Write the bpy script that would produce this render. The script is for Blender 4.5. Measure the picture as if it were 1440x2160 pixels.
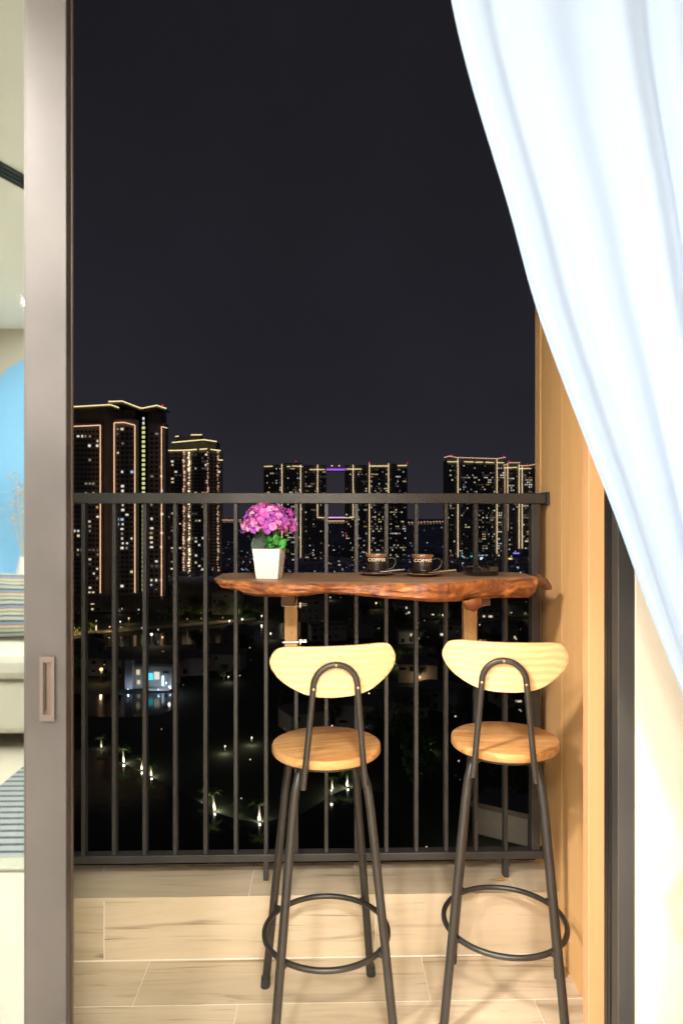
import bpy, bmesh, math, random
from mathutils import Vector, Matrix, noise
random.seed(7)
R = math.radians
PI = math.pi

# ------------------------------------------------------------------ scene, camera, world, exposure
S = bpy.context.scene
COL = S.collection
for o in list(bpy.data.objects):
    bpy.data.objects.remove(o)

EYE = 1.37
YAW = math.atan(35 / 1440)
cam_d = bpy.data.cameras.new('camera')
cam = bpy.data.objects.new('camera', cam_d)
COL.objects.link(cam)
cam.location = (0, 0, EYE)
cam.rotation_euler = (R(90), 0, -YAW)
cam_d.sensor_fit = 'VERTICAL'
cam_d.sensor_height = 36
cam_d.sensor_width = 24
cam_d.lens = 24
cam_d.shift_y = -0.006 + 0.012
cam_d.clip_start = 0.02
cam_d.clip_end = 60000
cam_d.dof.use_dof = True
cam_d.dof.focus_distance = 2.4
cam_d.dof.aperture_fstop = 6.3
S.camera = cam

W = bpy.data.worlds.new('World')
S.world = W
W.use_nodes = True
wn, wl = W.node_tree.nodes, W.node_tree.links
bg = wn['Background']
tc = wn.new('ShaderNodeTexCoord')
sep = wn.new('ShaderNodeSeparateXYZ')
wl.new(tc.outputs['Generated'], sep.inputs[0])
cr = wn.new('ShaderNodeValToRGB')
cr.color_ramp.elements[0].position = 0.0
cr.color_ramp.elements[0].color = (0.0275, 0.0245, 0.0330, 1)
cr.color_ramp.elements[1].position = 0.55
cr.color_ramp.elements[1].color = (0.0118, 0.0116, 0.0150, 1)
e = cr.color_ramp.elements.new(0.16)
e.color = (0.0185, 0.0172, 0.0232, 1)
wl.new(sep.outputs['Z'], cr.inputs[0])
nz = wn.new('ShaderNodeTexNoise')
nz.inputs['Scale'].default_value = 3.0
nz.inputs['Detail'].default_value = 3
wl.new(tc.outputs['Generated'], nz.inputs['Vector'])
mr = wn.new('ShaderNodeMapRange')
mr.inputs[1].default_value = 0.3
mr.inputs[2].default_value = 0.7
mr.inputs[3].default_value = 0.9
mr.inputs[4].default_value = 1.12
wl.new(nz.outputs['Fac'], mr.inputs[0])
wl.new(cr.outputs[0], bg.inputs['Color'])
wl.new(mr.outputs[0], bg.inputs['Strength'])

S.view_settings.view_transform = 'Standard'
S.view_settings.look = 'None'
S.view_settings.exposure = 0
S.view_settings.gamma = 1
S.view_settings.use_curve_mapping = False
S.render.engine = 'CYCLES'
S.cycles.use_denoising = True
S.cycles.sample_clamp_indirect = 6
S.cycles.max_bounces = 8
S.cycles.caustics_reflective = False
S.cycles.caustics_refractive = False
LAMP_W = 88.0      # each ceiling downlight of the room

# ------------------------------------------------------------------ materials
def nmat(name):
    m = bpy.data.materials.new(name)
    m.use_nodes = True
    return m, m.node_tree.nodes, m.node_tree.links, m.node_tree.nodes['Principled BSDF']

def plain(name, col, rough=.6, metal=0.0, coat=0.0, var=0.06, bump=0.0, bscale=60, spec=.5, scale=4, rvar=0.0):
    m, n, l, b = nmat(name)
    b.inputs['Roughness'].default_value = rough
    b.inputs['Metallic'].default_value = metal
    b.inputs['Coat Weight'].default_value = coat
    b.inputs['Specular IOR Level'].default_value = spec
    t = n.new('ShaderNodeTexCoord')
    x = n.new('ShaderNodeTexNoise')
    x.inputs['Scale'].default_value = scale
    x.inputs['Detail'].default_value = 6
    l.new(t.outputs['Object'], x.inputs['Vector'])
    r = n.new('ShaderNodeValToRGB')
    r.color_ramp.elements[0].position = .3
    r.color_ramp.elements[1].position = .7
    r.color_ramp.elements[0].color = (*[c * (1 - var) for c in col], 1)
    r.color_ramp.elements[1].color = (*[min(1, c * (1 + var)) for c in col], 1)
    l.new(x.outputs['Fac'], r.inputs[0])
    l.new(r.outputs[0], b.inputs['Base Color'])
    if rvar:
        q = n.new('ShaderNodeMapRange')
        q.inputs[3].default_value = max(0, rough - rvar)
        q.inputs[4].default_value = rough + rvar
        l.new(x.outputs['Fac'], q.inputs[0])
        l.new(q.outputs[0], b.inputs['Roughness'])
    if bump:
        y = n.new('ShaderNodeTexNoise')
        y.inputs['Scale'].default_value = bscale
        y.inputs['Detail'].default_value = 5
        l.new(t.outputs['Object'], y.inputs['Vector'])
        k = n.new('ShaderNodeBump')
        k.inputs['Strength'].default_value = bump
        k.inputs['Distance'].default_value = .004
        l.new(y.outputs['Fac'], k.inputs['Height'])
        l.new(k.outputs[0], b.inputs['Normal'])
    return m

def glow(name, col, strength):
    m = bpy.data.materials.new(name)
    m.use_nodes = True
    n, l = m.node_tree.nodes, m.node_tree.links
    n.remove(n['Principled BSDF'])
    em = n.new('ShaderNodeEmission')
    em.inputs[0].default_value = (*col, 1)
    em.inputs[1].default_value = strength
    l.new(em.outputs[0], n['Material Output'].inputs[0])
    m.cycles.emission_sampling = 'NONE'
    return m

def ramp(n, stops):
    r = n.new('ShaderNodeValToRGB')
    el = r.color_ramp.elements
    el[0].position, el[0].color = stops[0][0], (*stops[0][1], 1)
    el[1].position, el[1].color = stops[-1][0], (*stops[-1][1], 1)
    for p, c in stops[1:-1]:
        q = el.new(p)
        q.color = (*c, 1)
    return r

def obj_vec(n, l, scale, randomise=True):
    t = n.new('ShaderNodeTexCoord')
    mp = n.new('ShaderNodeMapping')
    mp.inputs['Scale'].default_value = scale
    l.new(t.outputs['Object'], mp.inputs['Vector'])
    if randomise:
        oi = n.new('ShaderNodeObjectInfo')
        mu = n.new('ShaderNodeMath')
        mu.operation = 'MULTIPLY'
        mu.inputs[1].default_value = 37.0
        l.new(oi.outputs['Random'], mu.inputs[0])
        cb = n.new('ShaderNodeCombineXYZ')
        for i in range(3):
            l.new(mu.outputs[0], cb.inputs[i])
        l.new(cb.outputs[0], mp.inputs['Location'])
        return mp.outputs[0], oi
    return mp.outputs[0], None

def wood(name, stops, scale=(3, 40, 40), rough=.5, dist=1.2, bump=.15, streak=None, coat=0.0, ndet=8, vary=.12):
    m, n, l, b = nmat(name)
    v, oi = obj_vec(n, l, scale)
    x = n.new('ShaderNodeTexNoise')
    x.inputs['Scale'].default_value = 1
    x.inputs['Detail'].default_value = ndet
    x.inputs['Roughness'].default_value = .6
    x.inputs['Distortion'].default_value = dist
    l.new(v, x.inputs['Vector'])
    r = ramp(n, stops)
    l.new(x.outputs['Fac'], r.inputs[0])
    out = r.outputs[0]
    if streak:
        v2, _ = obj_vec(n, l, streak[0])
        y = n.new('ShaderNodeTexNoise')
        y.inputs['Scale'].default_value = 1
        y.inputs['Detail'].default_value = 4
        y.inputs['Distortion'].default_value = 2.0
        l.new(v2, y.inputs['Vector'])
        r2 = ramp(n, [(streak[1], (0, 0, 0)), (streak[2], (1, 1, 1))])
        l.new(y.outputs['Fac'], r2.inputs[0])
        mx = n.new('ShaderNodeMix')
        mx.data_type = 'RGBA'
        mx.blend_type = 'MIX'
        l.new(r2.outputs[0], mx.inputs[0])
        l.new(out, mx.inputs[6])
        mx.inputs[7].default_value = (*streak[3], 1)
        out = mx.outputs[2]
    if vary:
        hs = n.new('ShaderNodeHueSaturation')
        q = n.new('ShaderNodeMapRange')
        q.inputs[3].default_value = 1 - vary
        q.inputs[4].default_value = 1 + vary
        l.new(oi.outputs['Random'], q.inputs[0])
        l.new(q.outputs[0], hs.inputs['Value'])
        l.new(out, hs.inputs['Color'])
        out = hs.outputs[0]
    l.new(out, b.inputs['Base Color'])
    b.inputs['Roughness'].default_value = rough
    b.inputs['Coat Weight'].default_value = coat
    b.inputs['Coat Roughness'].default_value = .15
    k = n.new('ShaderNodeBump')
    k.inputs['Strength'].default_value = bump
    k.inputs['Distance'].default_value = .002
    l.new(x.outputs['Fac'], k.inputs['Height'])
    l.new(k.outputs[0], b.inputs['Normal'])
    return m

M = {}
M['tile'] = wood('wood_look_tile', [(.25, (.40, .31, .21)), (.42, (.55, .45, .32)), (.6, (.62, .51, .37)), (.8, (.52, .42, .29))],
                 scale=(1.6, 14, 14), rough=.38, dist=.8, bump=.05, streak=((1.3, 26, 26), .60, .78, (.24, .18, .12)), vary=.07)
M['grout'] = plain('grout', (.82, .78, .70), .9, bump=.2)
M['panel'] = wood('wood_cladding', [(.2, (.64, .36, .145)), (.5, (.70, .42, .18)), (.8, (.75, .46, .21))],
                  scale=(9, 9, .5), rough=.55, dist=.5, bump=.08, vary=.06)
M['trim'] = wood('wood_trim', [(.2, (.64, .34, .17)), (.5, (.70, .39, .205)), (.8, (.75, .43, .235))],
                 scale=(14, 14, .6), rough=.5, dist=.5, bump=.08, vary=.02)
M['rail'] = plain('dark_grey_paint', (.045, .042, .042), .42, metal=.2, var=.15, bump=.08, bscale=220, scale=8)
M['stool_metal'] = plain('charcoal_tube_paint', (.044, .040, .037), .38, metal=.35, var=.12, bump=.05, bscale=300, scale=12)
M['rubber'] = plain('black_rubber', (.03, .03, .03), .8)
M['screw'] = plain('brass_screw', (.62, .40, .24), .35, metal=.8)
M['steel'] = plain('bright_steel', (.75, .72, .68), .25, metal=1.0)
M['door_alu'] = plain('grey_brown_aluminium', (.042, .039, .039), .40, metal=.18, var=.25, scale=5, bump=.03, bscale=90, rvar=.08)
M['door_edge'] = plain('brown_door_edge', (.07, .05, .04), .4, metal=.3, var=.2)
M['gasket'] = plain('black_gasket', (.018, .018, .018), .5)
M['jamb_dark'] = plain('dark_bronze_frame', (.016, .015, .015), .32, metal=.3, var=.2)
M['jamb_grey'] = plain('grey_frame', (.05, .047, .045), .40, metal=.4, var=.12)
M['handle'] = plain('champagne_handle', (.085, .068, .062), .4, metal=.4)
M['wall'] = plain('cream_wall_paint', (.54, .495, .41), .85, var=.02, bump=.1, bscale=180)
M['ceiling'] = plain('white_ceiling_paint', (.86, .85, .82), .9, var=.02)
M['ext'] = plain('grey_render', (.50, .47, .43), .85, var=.08, bump=.2, bscale=90)
M['room_floor'] = wood('room_floor_tile', [(.2, (.46, .40, .32)), (.8, (.56, .50, .41))], scale=(1.6, 12, 12), rough=.35, vary=.05)
M['blue_paint'] = plain('sky_blue_paint', (.24, .52, .82), .8, var=.03)
M['black_line'] = plain('black_slot', (.02, .03, .03), .6)
M['sofa'] = plain('ivory_upholstery', (.58, .54, .46), .9, var=.04, bump=.3, bscale=250)
M['pot'] = plain('white_glazed_pot', (.84, .80, .74), .30, var=.02, coat=.3)
M['soil'] = plain('dark_moss', (.03, .05, .02), .9, var=.4, scale=60)
M['cup'] = plain('dark_brown_glaze', (.020, .013, .012), .16, coat=.6, var=.2)
M['cup_rim'] = plain('tan_rim_glaze', (.26, .12, .06), .3, coat=.4, var=.3, scale=80)
M['letters'] = plain('cream_letters', (.80, .68, .50), .5)
M['blackglass'] = plain('black_glass', (.008, .008, .010), .06, coat=.8)
M['leaf_dark'] = plain('dark_leaf', (.050, .075, .060), .55, var=.3, scale=30)
M['leaf_green'] = plain('green_leaf', (.045, .30, .040), .5, var=.35, scale=50)
M['stem'] = plain('green_stem', (.16, .26, .05), .6)
M['dryleaf'] = plain('dry_leaf', (.50, .25, .09), .7, var=.3)

def petal_mat():
    m, n, l, b = nmat('hydrangea_petal')
    oi = n.new('ShaderNodeObjectInfo')
    r = ramp(n, [(0, (.30, .07, .46)), (.3, (.50, .09, .50)), (.55, (.66, .11, .44)), (.8, (.76, .25, .54)), (1, (.82, .45, .66))])
    l.new(oi.outputs['Random'], r.inputs[0])
    t = n.new('ShaderNodeTexCoord')
    x = n.new('ShaderNodeTexNoise')
    x.inputs['Scale'].default_value = 60
    l.new(t.outputs['Object'], x.inputs['Vector'])
    mx = n.new('ShaderNodeMix')
    mx.data_type = 'RGBA'
    mx.blend_type = 'MIX'
    q = n.new('ShaderNodeMapRange')
    q.inputs[1].default_value = .42
    q.inputs[2].default_value = .72
    q.inputs[4].default_value = .55
    l.new(x.outputs['Fac'], q.inputs[0])
    l.new(q.outputs[0], mx.inputs[0])
    l.new(r.outputs[0], mx.inputs[6])
    mx.inputs[7].default_value = (.30, .05, .42, 1)
    l.new(mx.outputs[2], b.inputs['Base Color'])
    b.inputs['Roughness'].default_value = .6
    b.inputs['Subsurface Weight'].default_value = .15
    b.inputs['Subsurface Radius'].default_value = (.004, .002, .003)
    return m
M['petal'] = petal_mat()

def counter_mat():
    m, n, l, b = nmat('live_edge_hardwood')
    v, _ = obj_vec(n, l, (1, 1, 1), False)
    # flowing grain
    mp = n.new('ShaderNodeMapping')
    mp.inputs['Scale'].default_value = (9, 14, 22)
    mp.inputs['Rotation'].default_value = (0, .55, .1)
    l.new(v, mp.inputs[0])
    x = n.new('ShaderNodeTexNoise')
    x.inputs['Scale'].default_value = 1
    x.inputs['Detail'].default_value = 9
    x.inputs['Roughness'].default_value = .62
    x.inputs['Distortion'].default_value = 2.2
    l.new(mp.outputs[0], x.inputs['Vector'])
    r = ramp(n, [(.28, (.050, .014, .006)), (.40, (.15, .048, .015)), (.50, (.32, .105, .030)), (.60, (.48, .175, .050)), (.74, (.58, .27, .10))])
    l.new(x.outputs['Fac'], r.inputs[0])
    # reddish blotches and knots
    y = n.new('ShaderNodeTexNoise')
    y.inputs['Scale'].default_value = 13
    y.inputs['Detail'].default_value = 3
    y.inputs['Distortion'].default_value = 1.0
    l.new(v, y.inputs['Vector'])
    r2 = ramp(n, [(.46, (0, 0, 0)), (.62, (1, 1, 1))])
    l.new(y.outputs['Fac'], r2.inputs[0])
    mx = n.new('ShaderNodeMix')
    mx.data_type = 'RGBA'
    mq = n.new('ShaderNodeMath')
    mq.operation = 'MULTIPLY'
    mq.inputs[1].default_value = .75
    l.new(r2.outputs[0], mq.inputs[0])
    l.new(mq.outputs[0], mx.inputs[0])
    l.new(r.outputs[0], mx.inputs[6])
    mx.inputs[7].default_value = (.13, .034, .016, 1)
    # reflected light painted as grey-brown on the flat top (by the slab's own height)
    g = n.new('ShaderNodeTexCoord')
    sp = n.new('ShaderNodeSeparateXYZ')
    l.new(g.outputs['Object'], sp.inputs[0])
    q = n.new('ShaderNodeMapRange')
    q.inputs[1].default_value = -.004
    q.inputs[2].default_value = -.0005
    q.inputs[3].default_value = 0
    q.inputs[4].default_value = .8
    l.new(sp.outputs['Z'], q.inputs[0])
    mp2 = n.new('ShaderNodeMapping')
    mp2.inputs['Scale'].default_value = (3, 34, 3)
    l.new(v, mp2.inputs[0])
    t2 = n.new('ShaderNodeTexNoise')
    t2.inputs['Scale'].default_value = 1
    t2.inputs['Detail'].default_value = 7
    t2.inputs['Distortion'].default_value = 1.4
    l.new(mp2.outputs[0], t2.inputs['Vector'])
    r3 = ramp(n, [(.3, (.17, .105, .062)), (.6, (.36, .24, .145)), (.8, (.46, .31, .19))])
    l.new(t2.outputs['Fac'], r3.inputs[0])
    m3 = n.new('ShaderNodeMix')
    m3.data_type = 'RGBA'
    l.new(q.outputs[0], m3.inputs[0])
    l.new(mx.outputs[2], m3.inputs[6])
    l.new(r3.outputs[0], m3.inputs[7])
    l.new(m3.outputs[2], b.inputs['Base Color'])
    b.inputs['Roughness'].default_value = .50
    b.inputs['Coat Weight'].default_value = .06
    b.inputs['Coat Roughness'].default_value = .2
    k = n.new('ShaderNodeBump')
    k.inputs['Strength'].default_value = .28
    k.inputs['Distance'].default_value = .004
    l.new(x.outputs['Fac'], k.inputs['Height'])
    l.new(k.outputs[0], b.inputs['Normal'])
    return m
M['counter'] = counter_mat()
M['arm'] = wood('dark_red_wood', [(.2, (.07, .03, .015)), (.8, (.20, .085, .04))], scale=(20, 20, 20), rough=.6, vary=.05)

def ply_mat(name, a, c, freq, dist, sc):
    """pine with long growth-ring lines"""
    m, n, l, b = nmat(name)
    v, oi = obj_vec(n, l, (1, 1, 1))
    w = n.new('ShaderNodeTexWave')
    w.wave_type = 'BANDS'
    w.bands_direction = 'Z'
    w.inputs['Scale'].default_value = freq
    w.inputs['Distortion'].default_value = dist
    w.inputs['Detail'].default_value = 2
    w.inputs['Detail Scale'].default_value = sc
    l.new(v, w.inputs['Vector'])
    r = ramp(n, [(.0, a), (.55, tuple(.5 * (p + q) for p, q in zip(a, c))), (.9, c)])
    l.new(w.outputs['Color'], r.inputs[0])
    l.new(r.outputs[0], b.inputs['Base Color'])
    b.inputs['Roughness'].default_value = .42
    b.inputs['Coat Weight'].default_value = .15
    return m
M['backrest'] = ply_mat('pale_pine', (.80, .57, .31), (.73, .46, .215), 17, 5.0, .55)

def seat_mat():
    m, n, l, b = nmat('butcher_block_seat')
    v, oi = obj_vec(n, l, (1, 1, 1))
    br = n.new('ShaderNodeTexBrick')
    br.inputs['Scale'].default_value = 1
    br.inputs['Brick Width'].default_value = .19
    br.inputs['Row Height'].default_value = .036
    br.inputs['Mortar Size'].default_value = .0004
    br.inputs['Color1'].default_value = (.66, .39, .165, 1)
    br.inputs['Color2'].default_value = (.56, .29, .105, 1)
    br.inputs['Mortar'].default_value = (.42, .22, .09, 1)
    br.inputs['Bias'].default_value = -.1
    l.new(v, br.inputs['Vector'])
    mp = n.new('ShaderNodeMapping')
    mp.inputs['Scale'].default_value = (5, 45, 45)
    l.new(v, mp.inputs[0])
    x = n.new('ShaderNodeTexNoise')
    x.inputs['Scale'].default_value = 1
    x.inputs['Detail'].default_value = 6
    x.inputs['Distortion'].default_value = 1.5
    l.new(mp.outputs[0], x.inputs['Vector'])
    r = ramp(n, [(.3, (.72, .60, .50)), (.6, (1.05, 1.02, 1.0)), (.8, (1.15, 1.15, 1.12))])
    l.new(x.outputs['Fac'], r.inputs[0])
    mx = n.new('ShaderNodeMix')
    mx.data_type = 'RGBA'
    mx.blend_type = 'MULTIPLY'
    mx.inputs[0].default_value = 1
    l.new(br.outputs[0], mx.inputs[6])
    l.new(r.outputs[0], mx.inputs[7])
    l.new(mx.outputs[2], b.inputs['Base Color'])
    b.inputs['Roughness'].default_value = .4
    b.inputs['Coat Weight'].default_value = .15
    return m
M['seat'] = seat_mat()
M['block'] = wood('bracket_pine', [(.2, (.48, .27, .11)), (.8, (.66, .43, .20))], scale=(60, 60, 6), rough=.6, vary=.05)

def glass_mat():
    m = bpy.data.materials.new('reflective_door_glass')
    m.use_nodes = True
    n, l = m.node_tree.nodes, m.node_tree.links
    n.remove(n['Principled BSDF'])
    g = n.new('ShaderNodeBsdfGlossy')
    g.inputs['Color'].default_value = (.78, .90, .94, 1)
    g.inputs['Roughness'].default_value = .022
    t = n.new('ShaderNodeBsdfTransparent')
    t.inputs['Color'].default_value = (.44, .50, .48, 1)
    mx = n.new('ShaderNodeMixShader')
    mx.inputs[0].default_value = .34
    l.new(t.outputs[0], mx.inputs[1])
    l.new(g.outputs[0], mx.inputs[2])
    l.new(mx.outputs[0], n['Material Output'].inputs[0])
    return m
M['glass'] = glass_mat()

def curtain_mat():
    m = bpy.data.materials.new('pale_blue_curtain_cloth')
    m.use_nodes = True
    n, l = m.node_tree.nodes, m.node_tree.links
    b = n['Principled BSDF']
    b.inputs['Base Color'].default_value = (.215, .285, .405, 1)
    b.inputs['Roughness'].default_value = .8
    b.inputs['Sheen Weight'].default_value = .2
    t = n.new('ShaderNodeBsdfTranslucent')
    t.inputs['Color'].default_value = (.22, .31, .48, 1)
    mx = n.new('ShaderNodeMixShader')
    mx.inputs[0].default_value = .22
    tc_ = n.new('ShaderNodeTexCoord')
    w = n.new('ShaderNodeTexNoise')
    w.inputs['Scale'].default_value = 500
    l.new(tc_.outputs['Object'], w.inputs['Vector'])
    k = n.new('ShaderNodeBump')
    k.inputs['Strength'].default_value = .08
    l.new(w.outputs['Fac'], k.inputs['Height'])
    l.new(k.outputs[0], b.inputs['Normal'])
    l.new(b.outputs[0], mx.inputs[1])
    l.new(t.outputs[0], mx.inputs[2])
    l.new(mx.outputs[0], n['Material Output'].inputs[0])
    return m
M['curtain'] = curtain_mat()

def stripe_mat(name, axis, freq, stops, dist=0.0, rough=.9):
    m, n, l, b = nmat(name)
    v, _ = obj_vec(n, l, (1, 1, 1), False)
    w = n.new('ShaderNodeTexWave')
    w.wave_type = 'BANDS'
    w.bands_direction = axis
    w.wave_profile = 'SAW'
    w.inputs['Scale'].default_value = freq
    w.inputs['Distortion'].default_value = dist
    l.new(v, w.inputs['Vector'])
    r = ramp(n, stops)
    r.color_ramp.interpolation = 'CONSTANT'
    l.new(w.outputs['Color'], r.inputs[0])
    l.new(r.outputs[0], b.inputs['Base Color'])
    b.inputs['Roughness'].default_value = rough
    return m
M['pillow'] = stripe_mat('striped_cushion_cloth', 'Z', 3.2, [(0, (.42, .40, .33)), (.2, (.03, .09, .16)), (.3, (.45, .43, .38)), (.45, (.22, .25, .05)), (.55, (.45, .43, .38)), (.68, (.40, .10, .10)), (.76, (.16, .26, .34)), (.9, (.02, .05, .09))], dist=1.2)
M['rug'] = stripe_mat('striped_rug', 'Y', 5.0, [(0, (.26, .27, .27)), (.68, (.02, .03, .04)), (1, (.02, .03, .04))])
M['rug_border'] = plain('rug_border', (.40, .38, .30), .95)
M['rug_blue'] = plain('rug_blue', (.05, .12, .20), .95)

# city
M['facade'] = plain('tower_facade', (.30, .275, .265), .85, var=.12, scale=.1)
M['facade_slab'] = plain('tower_floor_slab', (.30, .27, .25), .8)
M['pane'] = plain('dark_pane', (.02, .022, .028), .15)
M['villa'] = plain('villa_wall', (.38, .35, .31), .85, var=.08, scale=.6)
M['villa_roof'] = plain('villa_roof', (.16, .13, .12), .7, var=.2, scale=2)
M['asphalt'] = plain('asphalt', (.045, .045, .048), .9)
M['foliage'] = plain('foliage', (.075, .125, .045), .7, var=.5, scale=1.5)
M['palm_leaf'] = plain('palm_frond', (.16, .28, .08), .6, var=.3, scale=2)
M['palm_trunk'] = plain('palm_trunk', (.40, .36, .29), .85, var=.25, scale=4, bump=.4, bscale=8)
M['bark'] = plain('bark', (.08, .06, .045), .9)
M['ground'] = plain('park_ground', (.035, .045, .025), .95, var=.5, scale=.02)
M['hazed_ground'] = plain('hazed_town_ground', (.26, .28, .42), .95, var=.5, scale=.004)  # haze over the distant town, put into the ground colour as blue
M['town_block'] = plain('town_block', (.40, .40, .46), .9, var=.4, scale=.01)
M['pole'] = plain('lamp_pole', (.12, .12, .12), .5, metal=.6)
G = {
    'led': glow('warm_led', (1.0, .76, .46), 2.0), 'led_o': glow('orange_led', (1.0, .58, .34), 1.5), 'led_y': glow('yellow_led', (1.0, .82, .40), 1.5),
    'led_v': glow('violet_led', (.42, .12, .95), 1.0), 'red': glow('red_beacon', (1.0, .03, .05), 1.0), 'amber_dot': glow('pale_amber_led', (1.0, .62, .42), .95),
    'w0': glow('window_warm', (1.0, .80, .50), .75), 'w1': glow('window_white', (.95, .93, .80), .85), 'w2': glow('window_dim', (.80, .66, .46), .30),
    'w3': glow('window_blue', (.50, .68, 1.0), .75), 'w4': glow('window_faint', (.62, .55, .45), .12), 'w5': glow('window_amber', (1.0, .55, .16), .5),
    'stair': glow('stair_window', (.80, .86, .36), .85), 'bulb': glow('lamp_bulb', (1.0, .92, .78), 2.4), 'bulb_w': glow('warm_bulb', (1.0, .62, .28), 2.0),
    'cyan': glow('cyan_sign', (.10, .75, .95), 1.2), 'blue': glow('blue_sign', (.25, .22, 1.0), 1.2), 'big': glow('bluewhite_sign', (.65, .85, 1.0), 2.0),
    'teal': glow('teal_sign', (.05, .60, .52), .9), 'yell': glow('yellow_sign', (1.0, .85, .15), 1.2), 'down': glow('downlight_disc', (1.0, .93, .80), 14),
}

# ------------------------------------------------------------------ mesh helpers
class MB:
    def __init__(s):
        s.v, s.f, s.m = [], [], []
    def add(s, vs, fs, mi=0):
        k = len(s.v)
        s.v += [tuple(v) for v in vs]
        s.f += [tuple(i + k for i in f) for f in fs]
        s.m += [mi] * len(fs)
    def box(s, x0, x1, y0, y1, z0, z1, mi=0, rz=0.0):
        vs = [(x0, y0, z0), (x1, y0, z0), (x1, y1, z0), (x0, y1, z0), (x0, y0, z1), (x1, y0, z1), (x1, y1, z1), (x0, y1, z1)]
        if rz:
            cx, cy = (x0 + x1) / 2, (y0 + y1) / 2
            c, n = math.cos(rz), math.sin(rz)
            vs = [(cx + (x - cx) * c - (y - cy) * n, cy + (x - cx) * n + (y - cy) * c, z) for x, y, z in vs]
        s.add(vs, [(3, 2, 1, 0), (4, 5, 6, 7), (0, 1, 5, 4), (1, 2, 6, 5), (2, 3, 7, 6), (3, 0, 4, 7)], mi)
    def tube(s, pts, r, n=12, mi=0, closed=False, rs=None, cap=True, flat=1.0):
        pts = [Vector(p) for p in pts]
        N = len(pts)
        rings, up = [], None
        for i, p in enumerate(pts):
            if closed:
                d = pts[(i + 1) % N] - pts[i - 1]
            else:
                d = pts[min(i + 1, N - 1)] - pts[max(i - 1, 0)]
            d.normalize()
            if up is None:
                a = Vector((0, 0, 1)) if abs(d.z) < .9 else Vector((1, 0, 0))
                up = (a - d * a.dot(d)).normalized()
            else:
                up = (up - d * up.dot(d)).normalized()
            side = d.cross(up)
            rr = rs[i] if rs else r
            rings.append([p + (up * math.cos(2 * PI * k / n) + side * math.sin(2 * PI * k / n) * flat) * rr for k in range(n)])
        vs = [q for g in rings for q in g]
        fs = []
        for i in range(N if closed else N - 1):
            a, b = i * n, ((i + 1) % N) * n
            for k in range(n):
                fs.append((a + k, a + (k + 1) % n, b + (k + 1) % n, b + k))
        if not closed and cap:
            fs.append(tuple(range(n))[::-1])
            fs.append(tuple((N - 1) * n + k for k in range(n)))
        s.add(vs, fs, mi)
    def lathe(s, prof, n=48, mi=0, c=(0, 0, 0)):
        vs = []
        for r, z in prof:
            for k in range(n):
                a = 2 * PI * k / n
                vs.append((c[0] + r * math.cos(a), c[1] + r * math.sin(a), c[2] + z))
        fs = []
        for i in range(len(prof) - 1):
            for k in range(n):
                fs.append((i * n + k, i * n + (k + 1) % n, (i + 1) * n + (k + 1) % n, (i + 1) * n + k))
        s.add(vs, fs, mi)
    def prism(s, poly, z0, z1, mi=0):
        n = len(poly)
        vs = [(x, y, z0) for x, y in poly] + [(x, y, z1) for x, y in poly]
        fs = [tuple(range(n))[::-1], tuple(range(n, 2 * n))] + [(i, (i + 1) % n, n + (i + 1) % n, n + i) for i in range(n)]
        s.add(vs, fs, mi)
    def mesh(s, name, mats, smooth=None, fix=True):
        me = bpy.data.meshes.new(name)
        me.from_pydata(s.v, [], s.f)
        for m in (mats if isinstance(mats, (list, tuple)) else [mats]):
            me.materials.append(m)
        me.polygons.foreach_set('material_index', s.m)
        if fix:
            bm = bmesh.new()
            bm.from_mesh(me)
            bmesh.ops.recalc_face_normals(bm, faces=bm.faces)
            bm.to_mesh(me)
            bm.free()
        if smooth is not None:
            me.polygons.foreach_set('use_smooth', [True] * len(me.polygons))
            me.set_sharp_from_angle(angle=R(smooth))
        me.update()
        return me

def link(name, me, parent=None, loc=(0, 0, 0), rot=(0, 0, 0), bevel=0.0, kind=None):
    o = bpy.data.objects.new(name, me)
    COL.objects.link(o)
    o.location = loc
    o.rotation_euler = rot
    if parent is not None:
        o.parent = parent
    if bevel:
        b = o.modifiers.new('bevel', 'BEVEL')
        b.width = bevel
        b.segments = 2
        b.limit_method = 'ANGLE'
    if kind:
        o['kind'] = kind
    return o

def thing(name, label, cat, loc=(0, 0, 0), rz=0.0, group=None):
    o = bpy.data.objects.new(name, None)
    COL.objects.link(o)
    o.empty_display_size = .1
    o.location = loc
    o.rotation_euler = (0, 0, rz)
    return tag(o, label, cat, group)

def tag(o, label, cat, group=None):
    o['label'] = label
    o['category'] = cat
    if group:
        o['group'] = group
    return o

def boxobj(name, x0, x1, y0, y1, z0, z1, mat, parent=None, bevel=0.0, kind=None):
    b = MB()
    b.box(x0, x1, y0, y1, z0, z1)
    return link(name, b.mesh(name, mat), parent, bevel=bevel, kind=kind)

def copy_tree(src, parent=None):
    c = src.copy()
    COL.objects.link(c)
    if parent is not None:
        c.parent = parent
    for ch in list(src.children):
        copy_tree(ch, c)
    return c

SN, CS = math.sin(YAW), math.cos(YAW)
def pt(px, py, Y):
    """world point on the plane y = Y that the photograph shows at (px, py)"""
    u, v = (px - 720) / 1440, (1093 - py) / 1440
    dy = CS - SN * u
    t = Y / dy
    return Vector(((SN + CS * u) * t, Y, EYE + v * t))
def gp(px, py, z):
    """world point at height z that the photograph shows at (px, py)"""
    u, v = (px - 720) / 1440, (1093 - py) / 1440
    t = (z - EYE) / v
    return Vector(((SN + CS * u) * t, (CS - SN * u) * t, z))

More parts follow.
